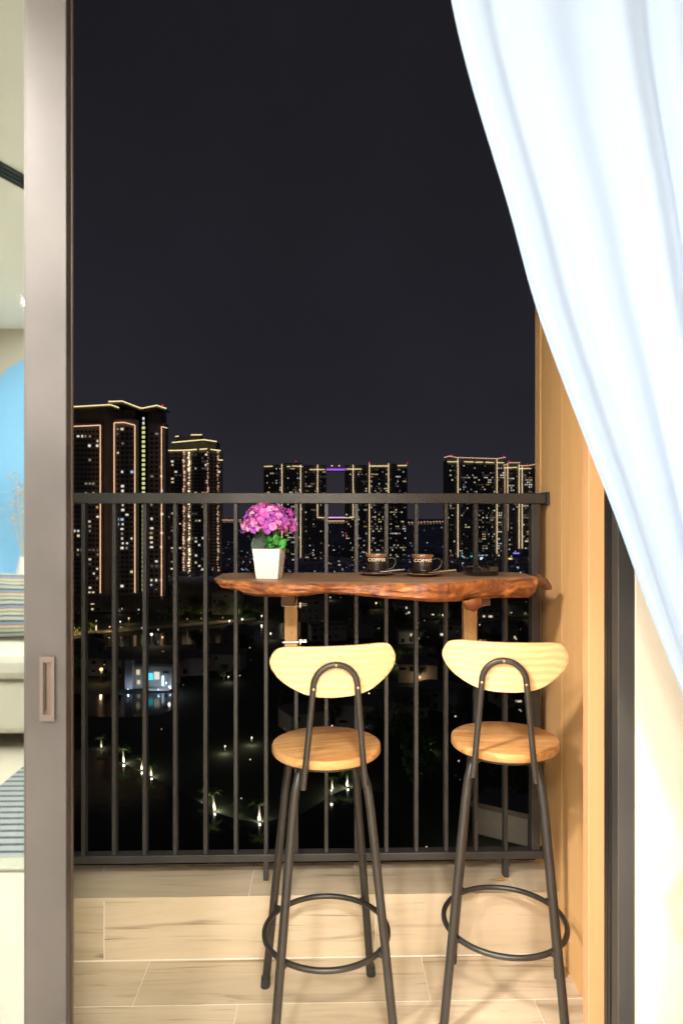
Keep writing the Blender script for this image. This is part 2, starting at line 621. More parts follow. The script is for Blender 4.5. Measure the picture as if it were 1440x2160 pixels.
# ================================================================== THE ROOM (behind and around the camera)
RX0, RX1, RY0, RY1, RZ = -2.7, 1.9, -2.6, 1.12, 2.72
boxobj('room_floor', RX0, RX1, RY0, RY1 + .09, -.05, 0, M['room_floor'], kind='structure')
boxobj('ceiling', RX0, RX1, RY0, RY1, RZ, RZ + .1, M['ceiling'], kind='structure')
boxobj('wall_back', RX0, RX1, RY0 - .1, RY0, 0, RZ, M['wall'], kind='structure')
boxobj('wall_side', RX0 - .1, RX0, RY0, RY1, 0, RZ, M['wall'], kind='structure')
boxobj('wall_far_side', RX1, RX1 + .1, RY0, RY1, 0, RZ, M['wall'], kind='structure')
# door wall: opening X -1.50 .. 0.535, head at 2.46
b = MB()
b.box(.5155, RX1, RY1, RY1 + .12, 0, 2.46)
b.box(RX0, -1.5, RY1, RY1 + .12, 0, 2.46)
b.box(RX0, RX1, RY1, RY1 + .12, 2.46, 3.3)
link('wall_door', b.mesh('wall_door', M['wall']), kind='structure')
# sky-blue arch painted on the back wall
ac = (-2.05, 2.20)
b = MB()
poly = [(ac[0] - .31, .3), (ac[0] + .31, .3)] + [(ac[0] + .31 * math.cos(t * PI / 20), ac[1] + .31 * math.sin(t * PI / 20)) for t in range(21)]
n = len(poly)
b.add([(x, RY0 + .004, z) for x, z in poly] + [(x, RY0 + .0005, z) for x, z in poly], [tuple(range(n))] + [(i, (i + 1) % n, n + (i + 1) % n, n + i) for i in range(n)])
tag(link('wall_arch', b.mesh('wall_arch', M['blue_paint'])), 'bright sky blue arch on the wall, reflected in the glass door', 'wall decoration')
# ceiling slot diffuser whose dark lines show in the door glass
t = thing('slot_diffuser', 'dark slotted air grille of the room, mirrored high in the door glass', 'air vent', (-1.24, -.45, RZ))
for k in range(4):
    b = MB()
    b.box(-.35, .35, -.004, .004, -.012, -.001)
    link('slot', b.mesh('slot', M['black_line']), t, (0, .026 * k, 0), (0, 0, R(0)))
t.rotation_euler = (0, 0, R(-65))
# sofa with cushions
t = thing('sofa', 'ivory sofa of the room, mirrored in the sliding door glass', 'sofa', (-1.9, -2.12, 0))
link('base', (lambda q: (q.box(-.75, .75, -.40, .40, .10, .42), q.mesh('base', M['sofa']))[1])(MB()), t, bevel=.04)
link('seat', (lambda q: (q.box(-.74, .74, -.30, .44, .425, .58), q.mesh('seat', M['sofa']))[1])(MB()), t, bevel=.05)
link('backrest', (lambda q: (q.box(-.75, .75, -.46, -.27, .42, .86), q.mesh('backrest', M['sofa']))[1])(MB()), t, bevel=.06)
for sx in (-1, 1):
    link('leg', (lambda q: (q.box(sx * .68 - .03, sx * .68 + .03, .28, .34, 0, .10), q.mesh('leg', M['rubber']))[1])(MB()), t)
def cushion(loc, rx, rz, label):
    b = MB()
    n = 16
    vs, fs = [], []
    for side in (1, -1):
        for i in range(n + 1):
            for j in range(n + 1):
                u, w = i / n * 2 - 1, j / n * 2 - 1
                th = .075 * ((1 - u ** 4) * (1 - w ** 4)) ** .5
                pin = 1 - .07 * (1 - abs(u * w))
                vs.append((u * .24 * pin, side * th, w * .22 * pin))
    m_ = (n + 1) ** 2
    for sd in range(2):
        for i in range(n):
            for j in range(n):
                a = sd * m_ + i * (n + 1) + j
                fs.append((a, a + 1, a + n + 2, a + n + 1))
    b.add(vs, fs)
    o = link('cushion', b.mesh('cushion', M['pillow'], 60), None, loc, (rx, 0, rz))
    tag(o, label, 'cushion')
    return o
cushion((-1.98, -2.18, .80), R(14), R(4), 'patterned cushion with coloured stripes, mirrored in the door glass above the handle')
# rug
t = thing('rug', 'grey rug with dark bars, mirrored at the foot of the door glass', 'rug', (-1.30, -1.05, 0.002))
b = MB(); b.box(-.35, .60, -.60, .60, 0, .008); link('rug_field', b.mesh('rug_field', M['rug']), t)
b = MB(); b.box(-.35, .60, -.70, -.605, 0, .009); link('rug_border', b.mesh('rug_border', M['rug_border']), t)
b = MB(); b.box(-.35, .60, .605, .70, 0, .009); link('rug_border', b.mesh('rug_border', M['rug_border']), t)
for k in range(4):
    b = MB(); b.prism([(-.30 + .22 * k, -.60), (-.10 + .22 * k, -.60), (-.20 + .22 * k, -.45)], .009, .0105)
    link('triangle', b.mesh('triangle', M['rug_blue']), t)
# dried flowers in the room, seen as reflection at the stile
t = thing('dried_flower', 'cream dried flowers against the blue arch, mirrored beside the door stile', 'flower', (-2.10, -2.50, .901))
boxobj('vase_shelf', -2.35, -1.75, -2.598, -2.42, .88, .90, M['ceiling'], bevel=.002)
tag(bpy.data.objects['vase_shelf'], 'narrow white shelf behind the sofa carrying the dried flowers', 'shelf')
b = MB(); b.lathe([(0.001, 0), (.05, 0), (.06, .05), (.035, .16), (.028, .20), (.024, .20), (.03, .15)], 24)
link('vase', b.mesh('vase', M['pot'], 50), t)
for k in range(11):
    a = k * 2.4
    q = Vector((math.cos(a) * (.05 + .03 * (k % 3)), math.sin(a) * .05, .42 + .035 * k))
    b = MB()
    b.tube([(0, 0, .15), q * .6 + Vector((0, 0, .06)), q], .0025, 5)
    for j in range(12):
        p = Vector((random.gauss(0, .022), random.gauss(0, .022), random.gauss(0, .022)))
        b.lathe([(0.0005, -.009), (.011, 0), (.0005, .009)], 6, c=tuple(q + p))
    link('flower_head', b.mesh('flower_head', M['sofa'], 80), t)

# downlights: the lamps that light the room and, through the open door, the balcony
down_mesh = MB(); down_mesh.lathe([(.068, -.001), (.088, -.012), (.088, -.004), (.066, .0)], 32)
dm = down_mesh.mesh('trim_ring', M['ceiling'], 40)
dd = MB(); dd.lathe([(.0005, -.004), (.066, -.004)], 32); ddm = dd.mesh('diffuser', G['down'])
lamps = [(-1.32, .22, 1.75, 'nearest the sliding door'), (.15, -.75, 1.25, 'nearest the curtain'), (-2.25, -.35, 1.15, 'above the rug'),
         (.55, -1.6, 1.1, 'behind the camera, curtain side'), (-.7, -1.5, 1.3, 'in the middle of the room'), (-1.7, -2.0, .35, 'above the sofa')]
for x, y, p, w in lamps:
    t = thing('downlight', 'round recessed ceiling downlight ' + w, 'ceiling light', (x, y, RZ - .001), group='ceiling downlights of the room')
    link('trim_ring', dm, t); link('diffuser', ddm, t)
    ld = bpy.data.lights.new('downlight_lamp', 'AREA')
    ld.shape = 'DISK'; ld.size = .34; ld.energy = LAMP_W * p; ld.color = (1.0, .925, .83)
    lo = bpy.data.objects.new('lamp_light', ld); COL.objects.link(lo); lo.parent = t; lo.location = (0, 0, -.02)

# ================================================================== SLIDING DOOR
DY = 1.15
t = thing('sliding_door', 'grey brown aluminium sliding door leaf with tinted reflecting glass and recessed handle', 'door', (0, 0, 0))
xs0, xs1 = pt(55, 1100, DY).x, pt(140, 1100, DY).x
boxobj('stile', xs0, xs1, DY, DY + .020, .03, 2.42, M['door_alu'], t, bevel=.0015)
boxobj('edge_strip', xs0 + .004, xs1 - .0035, DY + .0202, DY + .0285, .03, 2.42, M['gasket'], t)
boxobj('interlock', xs0, xs1 - .0005, DY + .0287, DY + .0365, .03, 2.42, M['door_edge'], t, bevel=.001)
boxobj('glass_bead', xs0 - .0045, xs0 - .0003, DY + .003, DY + .022, .09, 2.36, M['jamb_grey'], t, bevel=.0008)
boxobj('stile', -1.50, -1.43, DY, DY + .035, .03, 2.42, M['door_alu'], t, bevel=.0015)
boxobj('bottom_rail', -1.43, xs0 - .0001, DY, DY + .035, .03, .09, M['door_alu'], t, bevel=.0015)
boxobj('top_rail', -1.43, xs0 - .0001, DY, DY + .035, 2.36, 2.42, M['door_alu'], t, bevel=.0015)
boxobj('glass', -1.432, xs0 - .001, DY + .010, DY + .016, .085, 2.365, M['glass'], t)
# recessed pull
h0, h1 = pt(86, 1384, DY), pt(117, 1520, DY)
hx0, hx1, hz1, hz0 = h0.x, h1.x, h0.z, h1.z
b = MB()
e_ = .0055
b.box(hx0, hx1, DY - .004, DY - .0002, hz1 - .010, hz1)
b.box(hx0, hx1, DY - .004, DY - .0002, hz0, hz0 + .011)
b.box(hx0, hx0 + e_, DY - .004, DY - .0002, hz0 + .011, hz1 - .010)
b.box(hx1 - e_, hx1, DY - .004, DY - .0002, hz0 + .011, hz1 - .010)
hp = link('handle', b.mesh('handle', M['handle']), t)
b = MB()
b.box(hx0 + e_, hx1 - e_, DY - .0012, DY - .0004, hz0 + .011, hz1 - .010)
link('recess', b.mesh('recess', M['door_edge']), hp)
b = MB()
b.box(hx0 + e_, hx0 + e_ + .004, DY - .0036, DY - .0014, hz0 + .016, hz1 - .012)
link('finger_lip', b.mesh('finger_lip', M['jamb_dark']), hp)
# right-hand jamb of the opening
t = thing('door_jamb', 'dark bronze door jamb with track channels beside the cream wall', 'door frame', (0, 0, 0))
jx = .4865
boxobj('jamb_face', jx, .5150, RY1 + .004, RY1 + .030, 0, 2.46, M['jamb_grey'], t, bevel=.0015)
for y0, y1, dx, m_ in [(RY1 + .0303, RY1 + .036, .004, 'gasket'), (RY1 + .0363, RY1 + .044, .0, 'jamb_dark'), (RY1 + .0443, RY1 + .049, .004, 'gasket'), (RY1 + .0493, RY1 + .058, .0005, 'jamb_dark'), (RY1 + .0583, RY1 + .119, .024, 'gasket')]:
    boxobj('track_channel', jx + dx, .5150, y0, y1, 0, 2.46, M[m_], t, bevel=.0006)
boxobj('head', -1.5, jx, DY - .03, DY + .05, 2.422, 2.46, M['jamb_dark'], t)
boxobj('sill_track', -1.5, jx, DY - .03, DY + .06, .001, .022, M['jamb_grey'], t)

# ================================================================== CURTAIN
CY = .96
edge = [(950, 0), (985, 150), (1030, 300), (1077, 450), (1125, 640), (1180, 790), (1250, 970), (1300, 1095), (1350, 1240), (1400, 1370), (1442, 1470)]
ez = [(pt(x, y, CY).z, pt(x, y, CY).x) for x, y in edge]
ez = [(2.50, .10), (2.30, ez[0][1] - .034)] + ez + [(.98, .568), (.86, .575), (.66, .548), (.40, .522), (.05, .505)]
def interp(tab, z):
    for (za, xa), (zb, xb) in zip(tab, tab[1:]):
        if za >= z >= zb:
            f = (za - z) / (za - zb)
            return xa + (xb - xa) * f
    return tab[-1][1] if z < tab[-1][0] else tab[0][1]
def smooth_edge(z):
    return sum(interp(ez, min(2.5, max(.05, z + d))) for d in (-.05, -.025, 0, .025, .05)) / 5
rt = [(2.5, 1.45), (1.6, 1.20), (1.1, .86), (.9, .80), (.6, .92), (.05, 1.0)]
b = MB()
NU, NV = 260, 150
vs, fs = [], []
for j in range(NV + 1):
    z = 2.5 - 2.45 * j / NV
    xl, xr = smooth_edge(z), interp(rt, z)
    wd = xr - xl
    amp = .003 + .0055 * min(1, wd / 1.1)
    for i in range(NU + 1):
        s = i / NU
        ss = s ** .95
        ph = 2 * PI * (11 * s ** .80) + 1.1 * math.sin(17 * s + 1) + .7 * math.sin(31 * s) + .5 * math.sin(3.1 * z + 6 * s)
        a = amp * (.25 + .75 * min(1, s / .16)) if s < .16 else amp
        y = CY + a * math.sin(ph) + .5 * a * math.sin(2.3 * ph + 1.3 + z) * (.4 + .6 * noise.noise(Vector((s * 7, z * .6, 3))))
        x = xl + wd * ss + .004 * math.cos(ph) * min(1, s / .1)
        vs.append((x, y + .03 * noise.noise(Vector((s * 3.5, z * .9, 0))) * min(1, s / .08), z))
for j in range(NV):
    for i in range(NU):
        a = j * (NU + 1) + i
        fs.append((a, a + 1, a + NU + 2, a + NU + 1))
b.add(vs, fs)
t = thing('curtain', 'pale blue translucent curtain swept aside to the right of the open door', 'curtain', (0, 0, 0))
c = link('cloth', b.mesh('cloth', M['curtain'], 80), t)
sm = c.modifiers.new('thickness', 'SOLIDIFY'); sm.thickness = .0012
b = MB(); b.tube([(.55 + .14 + .15 * math.cos(k * PI / 12), CY + .075 * math.sin(k * PI / 12), .90 + .02 * math.cos(k * PI / 12)) for k in range(24)], .012, 8, closed=True)
link('tieback', b.mesh('tieback', M['curtain'], 60), t)
t = thing('curtain_rail', 'slim white curtain rail under the ceiling', 'curtain rail', (0, 0, 0))
b = MB(); b.tube([(-1.6, CY, 2.56), (1.6, CY, 2.56)], .012, 10); link('rod', b.mesh('rod', M['ceiling'], 40), t)
for x in (-1.5, 1.5):
    b = MB(); b.tube([(x, CY, 2.56), (x, CY, RZ)], .006, 8); link('bracket', b.mesh('bracket', M['ceiling'], 40), t)

# ================================================================== BALCONY
BX0, BX1 = -1.75, .735
LZ, LY0, LY1 = .194, 2.13, 2.335
def tiles(owner, x0, x1, fn, xoff, length, gap):
    """lay tiles of one row between x0 and x1; joints at xoff + k*length"""
    k = math.floor((x0 - xoff) / length)
    while xoff + k * length < x1:
        a, c_ = max(x0, xoff + k * length + gap / 2), min(x1, xoff + (k + 1) * length - gap / 2)
        if c_ - a > .01:
            fn(a, c_)
        k += 1
fl = boxobj('balcony_floor', BX0, BX1, 1.24, LY0 + .001, -.10, -.0012, M['grout'], kind='structure')
def tile_obj(parent, x0, x1, y0, y1, z0, z1):
    b = MB()
    hx, hy, hz = (x1 - x0) / 2, (y1 - y0) / 2, (z1 - z0) / 2
    b.box(-hx, hx, -hy, hy, -hz, hz)
    return link('tile', b.mesh('tile', M['tile']), parent, ((x0 + x1) / 2, (y0 + y1) / 2, (z0 + z1) / 2), bevel=.0005)
rows = [(1.245, 1.3285), (1.3315, 1.5285), (1.5315, 1.7285), (1.7315, 1.9285), (1.9315, 2.126)]
offs = [.05, .39, -.03, -.246, .30]
for (y0, y1), xo in zip(rows, offs):
    tiles(fl, BX0, BX1, lambda a, c_: tile_obj(fl, a, c_, y0, y1, -.0105, 0), xo, .84, .0022)
ld_ = boxobj('balcony_ledge', BX0, BX1, LY0 + .0012, LY1 - .002, -.10, LZ - .0024, M['grout'], kind='structure')
tiles(ld_, BX0, BX1, lambda a, c_: tile_obj(ld_, a, c_, LY0, LY0 + .0078, .002, LZ - .0032), pt(220, 1960, LY0).x, .84, .003)
tiles(ld_, BX0, BX1, lambda a, c_: tile_obj(ld_, a, c_, LY0 + .0005, LY1 - .045, LZ - .0083, LZ), pt(524, 1889, LY0).x, .84, .003)
tiles(ld_, BX0, BX1, lambda a, c_: tile_obj(ld_, a, c_, LY1 - .043, LY1, LZ - .0083, LZ - .0012), .10, .84, .003)
boxobj('balcony_slab', BX0 - .15, BX1 + .25, 1.24, LY1 - .001, -.28, -.101, M['ext'], kind='structure')
boxobj('side_wall', BX0 - .15, BX0, 1.24, 2.35, -.28, 3.3, M['ext'], kind='structure')
# right-hand wall clad in wood planks
WX = .735
wr = thing('clad_wall', 'side wall clad in warm orange vertical wood planks right of the railing', 'wall')
boxobj('wall_core', WX + .012, WX + .22, 1.24, 2.345, -.28, 3.3, M['ext'], wr)
ys = [2.352, pt(1137, 1300, 2.3).y * 0 + 2.30]
yy = [2.300, 2.098, 1.896, 1.694]
boxobj('plank', WX - .006, WX + .0115, 2.302, 2.356, -.02, 3.3, M['panel'], wr, bevel=.002)
for a, c_ in zip(yy, yy[1:]):
    b = MB()
    L = a - c_ - .003
    # fluted face: shallow relief strips across the plank
    b.box(-.002, .0115, -L / 2, L / 2, -1.66, 1.66)
    link('plank', b.mesh('plank', M['panel']), wr, (WX, (a + c_) / 2, 1.64), bevel=.0008)
b = MB()
b.box(pt(1240, 1500, 1.655).x, .80, 1.655, 1.692, 0, 3.3)
link('corner_trim', b.mesh('corner_trim', M['trim']), wr, bevel=.003)
boxobj('return_panel', .695, .735, 1.245, 1.654, 0, 3.3, M['panel'], wr)

# railing
rl = thing('balcony_railing', 'dark grey metal balcony railing with thin vertical balusters', 'railing')
RYF = 2.215
z_t1, z_t0 = EYE + .0815, EYE + .0477
boxobj('top_rail', BX0, .722, RYF, RYF + .05, z_t0, z_t1, M['rail'], rl, bevel=.002)
boxobj('end_bracket', .7225, .7285, RYF - .012, RYF + .062, z_t0 - .004, z_t1 + .004, M['rail'], rl, bevel=.001)
boxobj('bottom_rail', BX0, .727, RYF, RYF + .038, .256, .281, M['rail'], rl, bevel=.002)
bm_ = MB(); bm_.box(-.006, .006, -.015, .015, 0, z_t0 - .281); bal = bm_.mesh('baluster', M['rail'])
pm = MB(); pm.box(-.008, .008, -.016, .016, 0, .256 - LZ); pmm = pm.mesh('foot', M['rail'])
for k in range(-9, 15):
    x = -.7785 + .0979 * k
    if x < BX0 + .02: continue
    link('baluster', bal, rl, (x, RYF + .021, .281), bevel=.001)
    if k in (-2, 6, 14):
        link('post_foot', pmm, rl, (x, RYF + .019, LZ), bevel=.001)
boxobj('end_post', .677, .704, RYF + .006, RYF + .044, .2812, z_t0 - .0002, M['rail'], rl, bevel=.0015)

# live-edge counter
CZ = 1.196
ct = thing('bar_counter', 'live edge slab counter of red brown hardwood fixed to the railing', 'counter')
top_px = [(453, 1219, 1.99), (470, 1223, None), (520, 1225, None), (600, 1228, None), (700, 1228, None), (800, 1229, None), (860, 1230, None), (900, 1230, None), (940, 1228, None), (980, 1224, None), (1020, 1220.5, None), (1060, 1219, None), (1100, 1218, None), (1131, 1217, None)]
bot_px = [(453, 1226), (465, 1242), (507, 1249), (517, 1256), (540, 1260), (595, 1261), (645, 1259), (665, 1255), (690, 1254), (740, 1257), (804, 1263), (868, 1268), (906, 1272), (944, 1272), (1000, 1268), (1047, 1263), (1117, 1263), (1126, 1256), (1131, 1240)]
def lerp(tab, x):
    if x <= tab[0][0]: return tab[0][1]
    for a, c_ in zip(tab, tab[1:]):
        if a[0] <= x <= c_[0]:
            return a[1] + (c_[1] - a[1]) * (x - a[0]) / (c_[0] - a[0])
    return tab[-1][1]
NS, NC = 150, 15
vs, fs = [], []
stations = []
for i in range(NS + 1):
    f = i / NS
    px = 453 + 678 * f
    yt = lerp([(a[0], a[1]) for a in top_px], px)
    g = gp(px, yt, CZ)
    yb = lerp(bot_px, px)
    tdep = g.y
    zb = pt(px, yb, tdep - .012).z
    endr = min(1, min(f, 1 - f) / .018)
    stations.append((g.x, g.y, zb, endr))
for (x, yf, zb, er) in stations:
    yb = 2.185 - .03 * (1 - er) + .006 * noise.noise(Vector((x * 9, 4, 0)))
    sec = []
    H = CZ - zb
    # front face from the top edge round to the underside, then the back
    for k in range(NC):
        u = k / (NC - 1)
        bul = .014 * math.sin(PI * min(1, u * .95)) ** .7 - .014 * max(0, u - .80) / .20
        n1 = noise.noise(Vector((x * 14, u * 3.1, 0))) * .008 + noise.noise(Vector((x * 42, u * 8, 5))) * .0035
        w = math.sin(PI * u) ** .5
        diag = .0028 * math.sin(22 * x + 6 * u + 2.5 * noise.noise(Vector((x * 6, 0, 9))))
        sec.append((x, yf - bul - (n1 + diag) * w, CZ - H * u))
    sec.append((x, yf + .10, zb + .002))
    sec.append((x, yb - .01, zb + .010))
    sec.append((x, yb, CZ - .012))
    sec.append((x, yb - .004, CZ))
    sec.append((x, (yf + yb) / 2, CZ))
    sec.append((x, yf + .006, CZ))
    vs += sec
n = NC + 6
for i in range(NS):
    for k in range(n):
        fs.append((i * n + k, i * n + (k + 1) % n, (i + 1) * n + (k + 1) % n, (i + 1) * n + k))
fs.append(tuple(range(n))); fs.append(tuple(NS * n + k for k in range(n)))
b = MB(); b.add([(x, y, z - CZ) for x, y, z in vs], fs)
link('slab', b.mesh('slab', M['counter'], 50), ct, (0, 0, CZ))
# broken spur at the right end
b = MB()
p0, p1, p2 = pt(1128, 1222, 2.04), pt(1146, 1229, 2.04), pt(1161, 1243, 2.04)
b.tube([p0, p0.lerp(p1, .5), p1, p1.lerp(p2, .6), p2], .01, 9, rs=[.020, .019, .016, .012, .005])
b.v = [(x + .004 * noise.noise(Vector((x * 60, y * 60, z * 60))), y, z + .006 * noise.noise(Vector((x * 50, z * 50, 2))) - CZ) for x, y, z in b.v]
link('branch_stub', b.mesh('branch_stub', M['arm'], 50), ct, (0, 0, CZ))
b = MB()
k0 = gp(1002, 1236, CZ); kx = k0.x + .0
kx = pt(998, 1270, 1.90).x
b.tube([(kx - .005, 1.90, CZ - .055), (kx, 1.895, CZ - .075), (kx + .002, 1.895, CZ - .086)], .02, 10, rs=[.030, .022, .004])
b.v = [(x + .004 * noise.noise(Vector((x * 60, y * 60, z * 60))), y, z - CZ) for x, y, z in b.v]
link('burl', b.mesh('burl', M['counter'], 50), ct, (0, 0, CZ))
def bracket(px0, px1, ybot, label_):
    a, c_ = pt(px0, 1260, 2.17), pt(px1, ybot, 2.17)
    br = link('support_bracket', (lambda q: (q.box(a.x, c_.x, 2.165, 2.200, c_.z, CZ - .045), q.mesh('support_bracket', M['block']))[1])(MB()), ct, bevel=.002)
    b = MB(); b.box(a.x + .001, c_.x - .001, 1.99, 2.1645, CZ - .082, CZ - .052)
    link('arm', b.mesh('arm', M['arm']), br)
    for zz in (pt(px0, 1277, 2.17).z, pt(px0, ybot - 10, 2.17).z):
        b = MB()
        b.tube([(a.x - .006, 2.160, zz), (c_.x + .004, 2.160, zz)], .0024, 8)
        for dz in (0, .006):
            b.tube([(c_.x + .004, 2.166, zz + dz), (c_.x + .030, 2.166, zz + dz)], .0017, 8)
        b.box(c_.x + .008, c_.x + .012, 2.157, 2.172, zz - .006, zz + .010)
        link('clamp', b.mesh('clamp', M['steel'], 40), br)
    for zz in (.30, .55, .85):
        b = MB(); b.lathe([(.0002, 0), (.0016, 0)], 8)
        o = link('nail_hole', b.mesh('nail_hole', M['gasket']), br, ((a.x + c_.x) / 2 + .002, 2.1646, c_.z + (CZ - .08 - c_.z) * zz), (R(90), 0, 0))
bracket(600, 627, 1364, '')
bracket(977, 1005, 1364, '')

# ================================================================== BAR STOOLS (local: seat centre at the origin, sitter faces +y)
def make_stool():
    st = thing('bar_stool', 'x x x x', 'bar stool', (0, 0, 0), group='bar stools at the counter')
    SZ = .757
    b = MB()
    r = .148
    b.lathe([(.0005, SZ), (r - .005, SZ), (r - .0015, SZ - .0015), (r, SZ - .006), (r, SZ - .019), (r - .003, SZ - .0235), (.0005, SZ - .0235)], 72)
    b.v = [(x, y, z - SZ) for x, y, z in b.v]
    link('seat', b.mesh('seat', M['seat'], 35), st, (0, 0, SZ), (0, 0, R(8)))
    b = MB()
    b.lathe([(.0005, .7333), (.138, .7333), (.138, .7285), (.130, .7225), (.118, .7225), (.118, .728), (.0005, .728)], 56)
    link('seat_plate', b.mesh('seat_plate', M['stool_metal'], 35), st)
    for sx in (-1, 1):
        for sy in (-1, 1):
            P = [(.157, 0.004), (.150, .080), (.133, .27), (.113, .49), (.102, .61), (.095, .665), (.085, .70), (.066, .722)]
            pts = [(sx * a, sy * a, z) for a, z in P]
            b = MB(); b.tube(pts, .0118, 14)
            lg = link('leg', b.mesh('leg', M['stool_metal'], 50), st)
            b = MB(); b.tube([(sx * .1575, sy * .1575, 0), (sx * .1555, sy * .1555, .030)], .0138, 14)
            link('rubber_foot', b.mesh('rubber_foot', M['rubber'], 50), lg)
    zr, rr = .243, .168
    b = MB(); b.tube([(rr * math.cos(k * PI / 40), rr * math.sin(k * PI / 40), zr) for k in range(80)], .0076, 10, closed=True)
    fr = link('footrest_ring', b.mesh('footrest_ring', M['stool_metal'], 50), st)
    for sx in (-1, 1):
        for sy in (-1, 1):
            b = MB(); a = .1245
            b.lathe([(.0005, -.009), (.007, -.007), (.009, 0), (.007, .007), (.0005, .009)], 10, c=(sx * a, sy * a, zr))
            link('weld', b.mesh('weld', M['stool_metal'], 50), fr)
    # U-shaped back tube
    def yb(z):       # leans back with height
        return -.146 - .020 * (z - .70) / .3
    pts = []
    for k in range(9):
        z = .690 + (.948 - .690) * k / 8
        hw = .080 - (.080 - .056) * (k / 8) ** .9
        pts.append((-hw, yb(z), z))
    for k in range(1, 16):
        a = PI - k * PI / 16
        z = .948 + .056 * math.sin(a)
        pts.append((.056 * math.cos(a), yb(z), z))
    for k in range(8, -1, -1):
        z = .690 + (.948 - .690) * k / 8
        hw = .080 - (.080 - .056) * (k / 8) ** .9
        pts.append((hw, yb(z), z))
    b = MB(); b.tube(pts, .0080, 14)
    bf = link('back_tube', b.mesh('back_tube', M['stool_metal'], 60), st)
    for sx in (-1, 1):
        b = MB(); b.tube([(sx * .0795, -.138, .700), (sx * .079, -.110, .724)], .007, 10)
        link('tube_lug', b.mesh('tube_lug', M['stool_metal'], 50), bf)
    # backrest
    out = [(611, 1364.5), (655, 1364.5), (701, 1364), (755, 1363.5), (808, 1363), (828, 1370), (840, 1396), (829, 1425), (793, 1455), (759, 1468), (715, 1472.5), (671, 1471), (636, 1462), (599, 1441), (578, 1418), (571, 1396), (584, 1372)]
    sc = 1.735 / 1440
    cp = [((x - 705) * sc, (1416 - y) * sc) for x, y in out]
    N = len(cp)
    dense = []
    for i in range(N):
        p0, p1, p2, p3 = [Vector(cp[(i + d) % N]) for d in (-1, 0, 1, 2)]
        for k in range(6):
            u = k / 6
            dense.append(.5 * ((2 * p1) + (-p0 + p2) * u + (2 * p0 - 5 * p1 + 4 * p2 - p3) * u * u + (-p0 + 3 * p1 - 3 * p2 + p3) * u ** 3))
    zc = .986
    bm2 = bmesh.new()
    def P3(q, off):
        x, z = q.x, q.y + zc
        y = yb(z) + .0085 + 1.15 * x * x + off
        return (x, y, z - zc)
    rings = []
    for off, shrink in ((.0015, .985), (0.0, .996), (.0, .90), (.0, .7), (0, .45), (0, .2)):
        pass
    D = len(dense)
    levels = [(0, s_) for s_ in (.12, .35, .6, .8, .93, .985)] + [(.0016, 1.0), (.0104, 1.0)] + [(.012, s_) for s_ in (.985, .93, .8, .6, .35, .12)]
    b = MB()
    vs = []
    for off, s_ in levels:
        for q in dense:
            vs.append(P3(q * s_, off))
    vs.append(P3(Vector((0, 0)), 0)); vs.append(P3(Vector((0, 0)), .012))
    fs = []
    for i in range(len(levels) - 1):
        for k in range(D):
            fs.append((i * D + k, i * D + (k + 1) % D, (i + 1) * D + (k + 1) % D, (i + 1) * D + k))
    last = (len(levels) - 1) * D
    for k in range(D):
        fs.append((len(vs) - 2, (k + 1) % D, k)); fs.append((len(vs) - 1, last + k, last + (k + 1) % D))
    b.add(vs, fs)
    bk = link('backrest', b.mesh('backrest', M['backrest'], 40), st, (0, 0, zc))
    for x, z in ((0, 1.0035), (-.0558, .945), (.0558, .945)):
        b = MB(); b.lathe([(.0002, .0022), (.0022, .0018), (.0036, .0006), (.0036, -.002)], 14)
        link('screw', b.mesh('screw', M['screw'], 60), bk, (x, yb(z) - .0078, z - zc), (R(90), 0, 0))
    return st
s1 = make_stool()
s2 = copy_tree(s1)
s1.location = (.004, 1.868, 0); s1.rotation_euler = (0, 0, R(8))
s1['label'] = 'bar stool below the coffee cups, in the middle of the balcony'
s2.location = (.503, 1.905, 0); s2.rotation_euler = (0, 0, R(-15))
s2['label'] = 'bar stool standing close beside the wood clad wall'

# ================================================================== ON THE COUNTER
# potted hydrangea
FP = gp(568, 1219, CZ)
pf = thing('potted_flower', 'pink and purple artificial hydrangea in a square white pot', 'potted plant', (FP.x, FP.y, CZ), R(-9))
b = MB()
def sq(w, z): return [(-w, -w, z), (w, -w, z), (w, w, z), (-w, w, z)]
L_ = [sq(.0315, 0), sq(.0405, .086), sq(.0385, .086), sq(.037, .074)]
vs = [q for g in L_ for q in g]
fs = [(3, 2, 1, 0)]
for i in range(3):
    for k in range(4):
        fs.append((i * 4 + k, i * 4 + (k + 1) % 4, i * 4 + 4 + (k + 1) % 4, i * 4 + 4 + k))
b.add(vs, fs)
link('pot', b.mesh('pot', M['pot']), pf, bevel=.003)
b = MB(); b.box(-.037, .037, -.037, .037, .070, .074); link('moss', b.mesh('moss', M['soil']), pf)
def floret_mesh(seed):
    rnd = random.Random(seed)
    b = MB()
    np_ = 4 + seed % 2
    for p in range(np_):
        a0 = 2 * PI * p / np_ + rnd.uniform(-.15, .15)
        L, wd = .0120 * rnd.uniform(.9, 1.1), .0074 * rnd.uniform(.8, 1.15)
        vs, fs = [], []
        for i in range(5):
            u = i / 4
            ww = wd * math.sin(PI * (.12 + .80 * u)) ** .75
            for j in range(5):
                w = (j / 4 - .5) * 2
                rr = L * u * (1 - .10 * w * w)
                zz = .0095 * u ** 1.1 - .0070 * u ** 4 + .0022 * w * w * u + rnd.uniform(-.0004, .0004)
                x, y = rr, ww * w
                vs.append((x * math.cos(a0) - y * math.sin(a0), x * math.sin(a0) + y * math.cos(a0), zz + .0006 * (p % 2)))
        for i in range(4):
            for j in range(4):
                a = i * 5 + j
                fs.append((a, a + 1, a + 6, a + 5))
        b.add(vs, fs)
    b.lathe([(.0002, .003), (.0012, .0018), (.0012, 0)], 6)
    return b.mesh('floret', M['petal'], 70, fix=False)
fm = [floret_mesh(k) for k in range(6)]
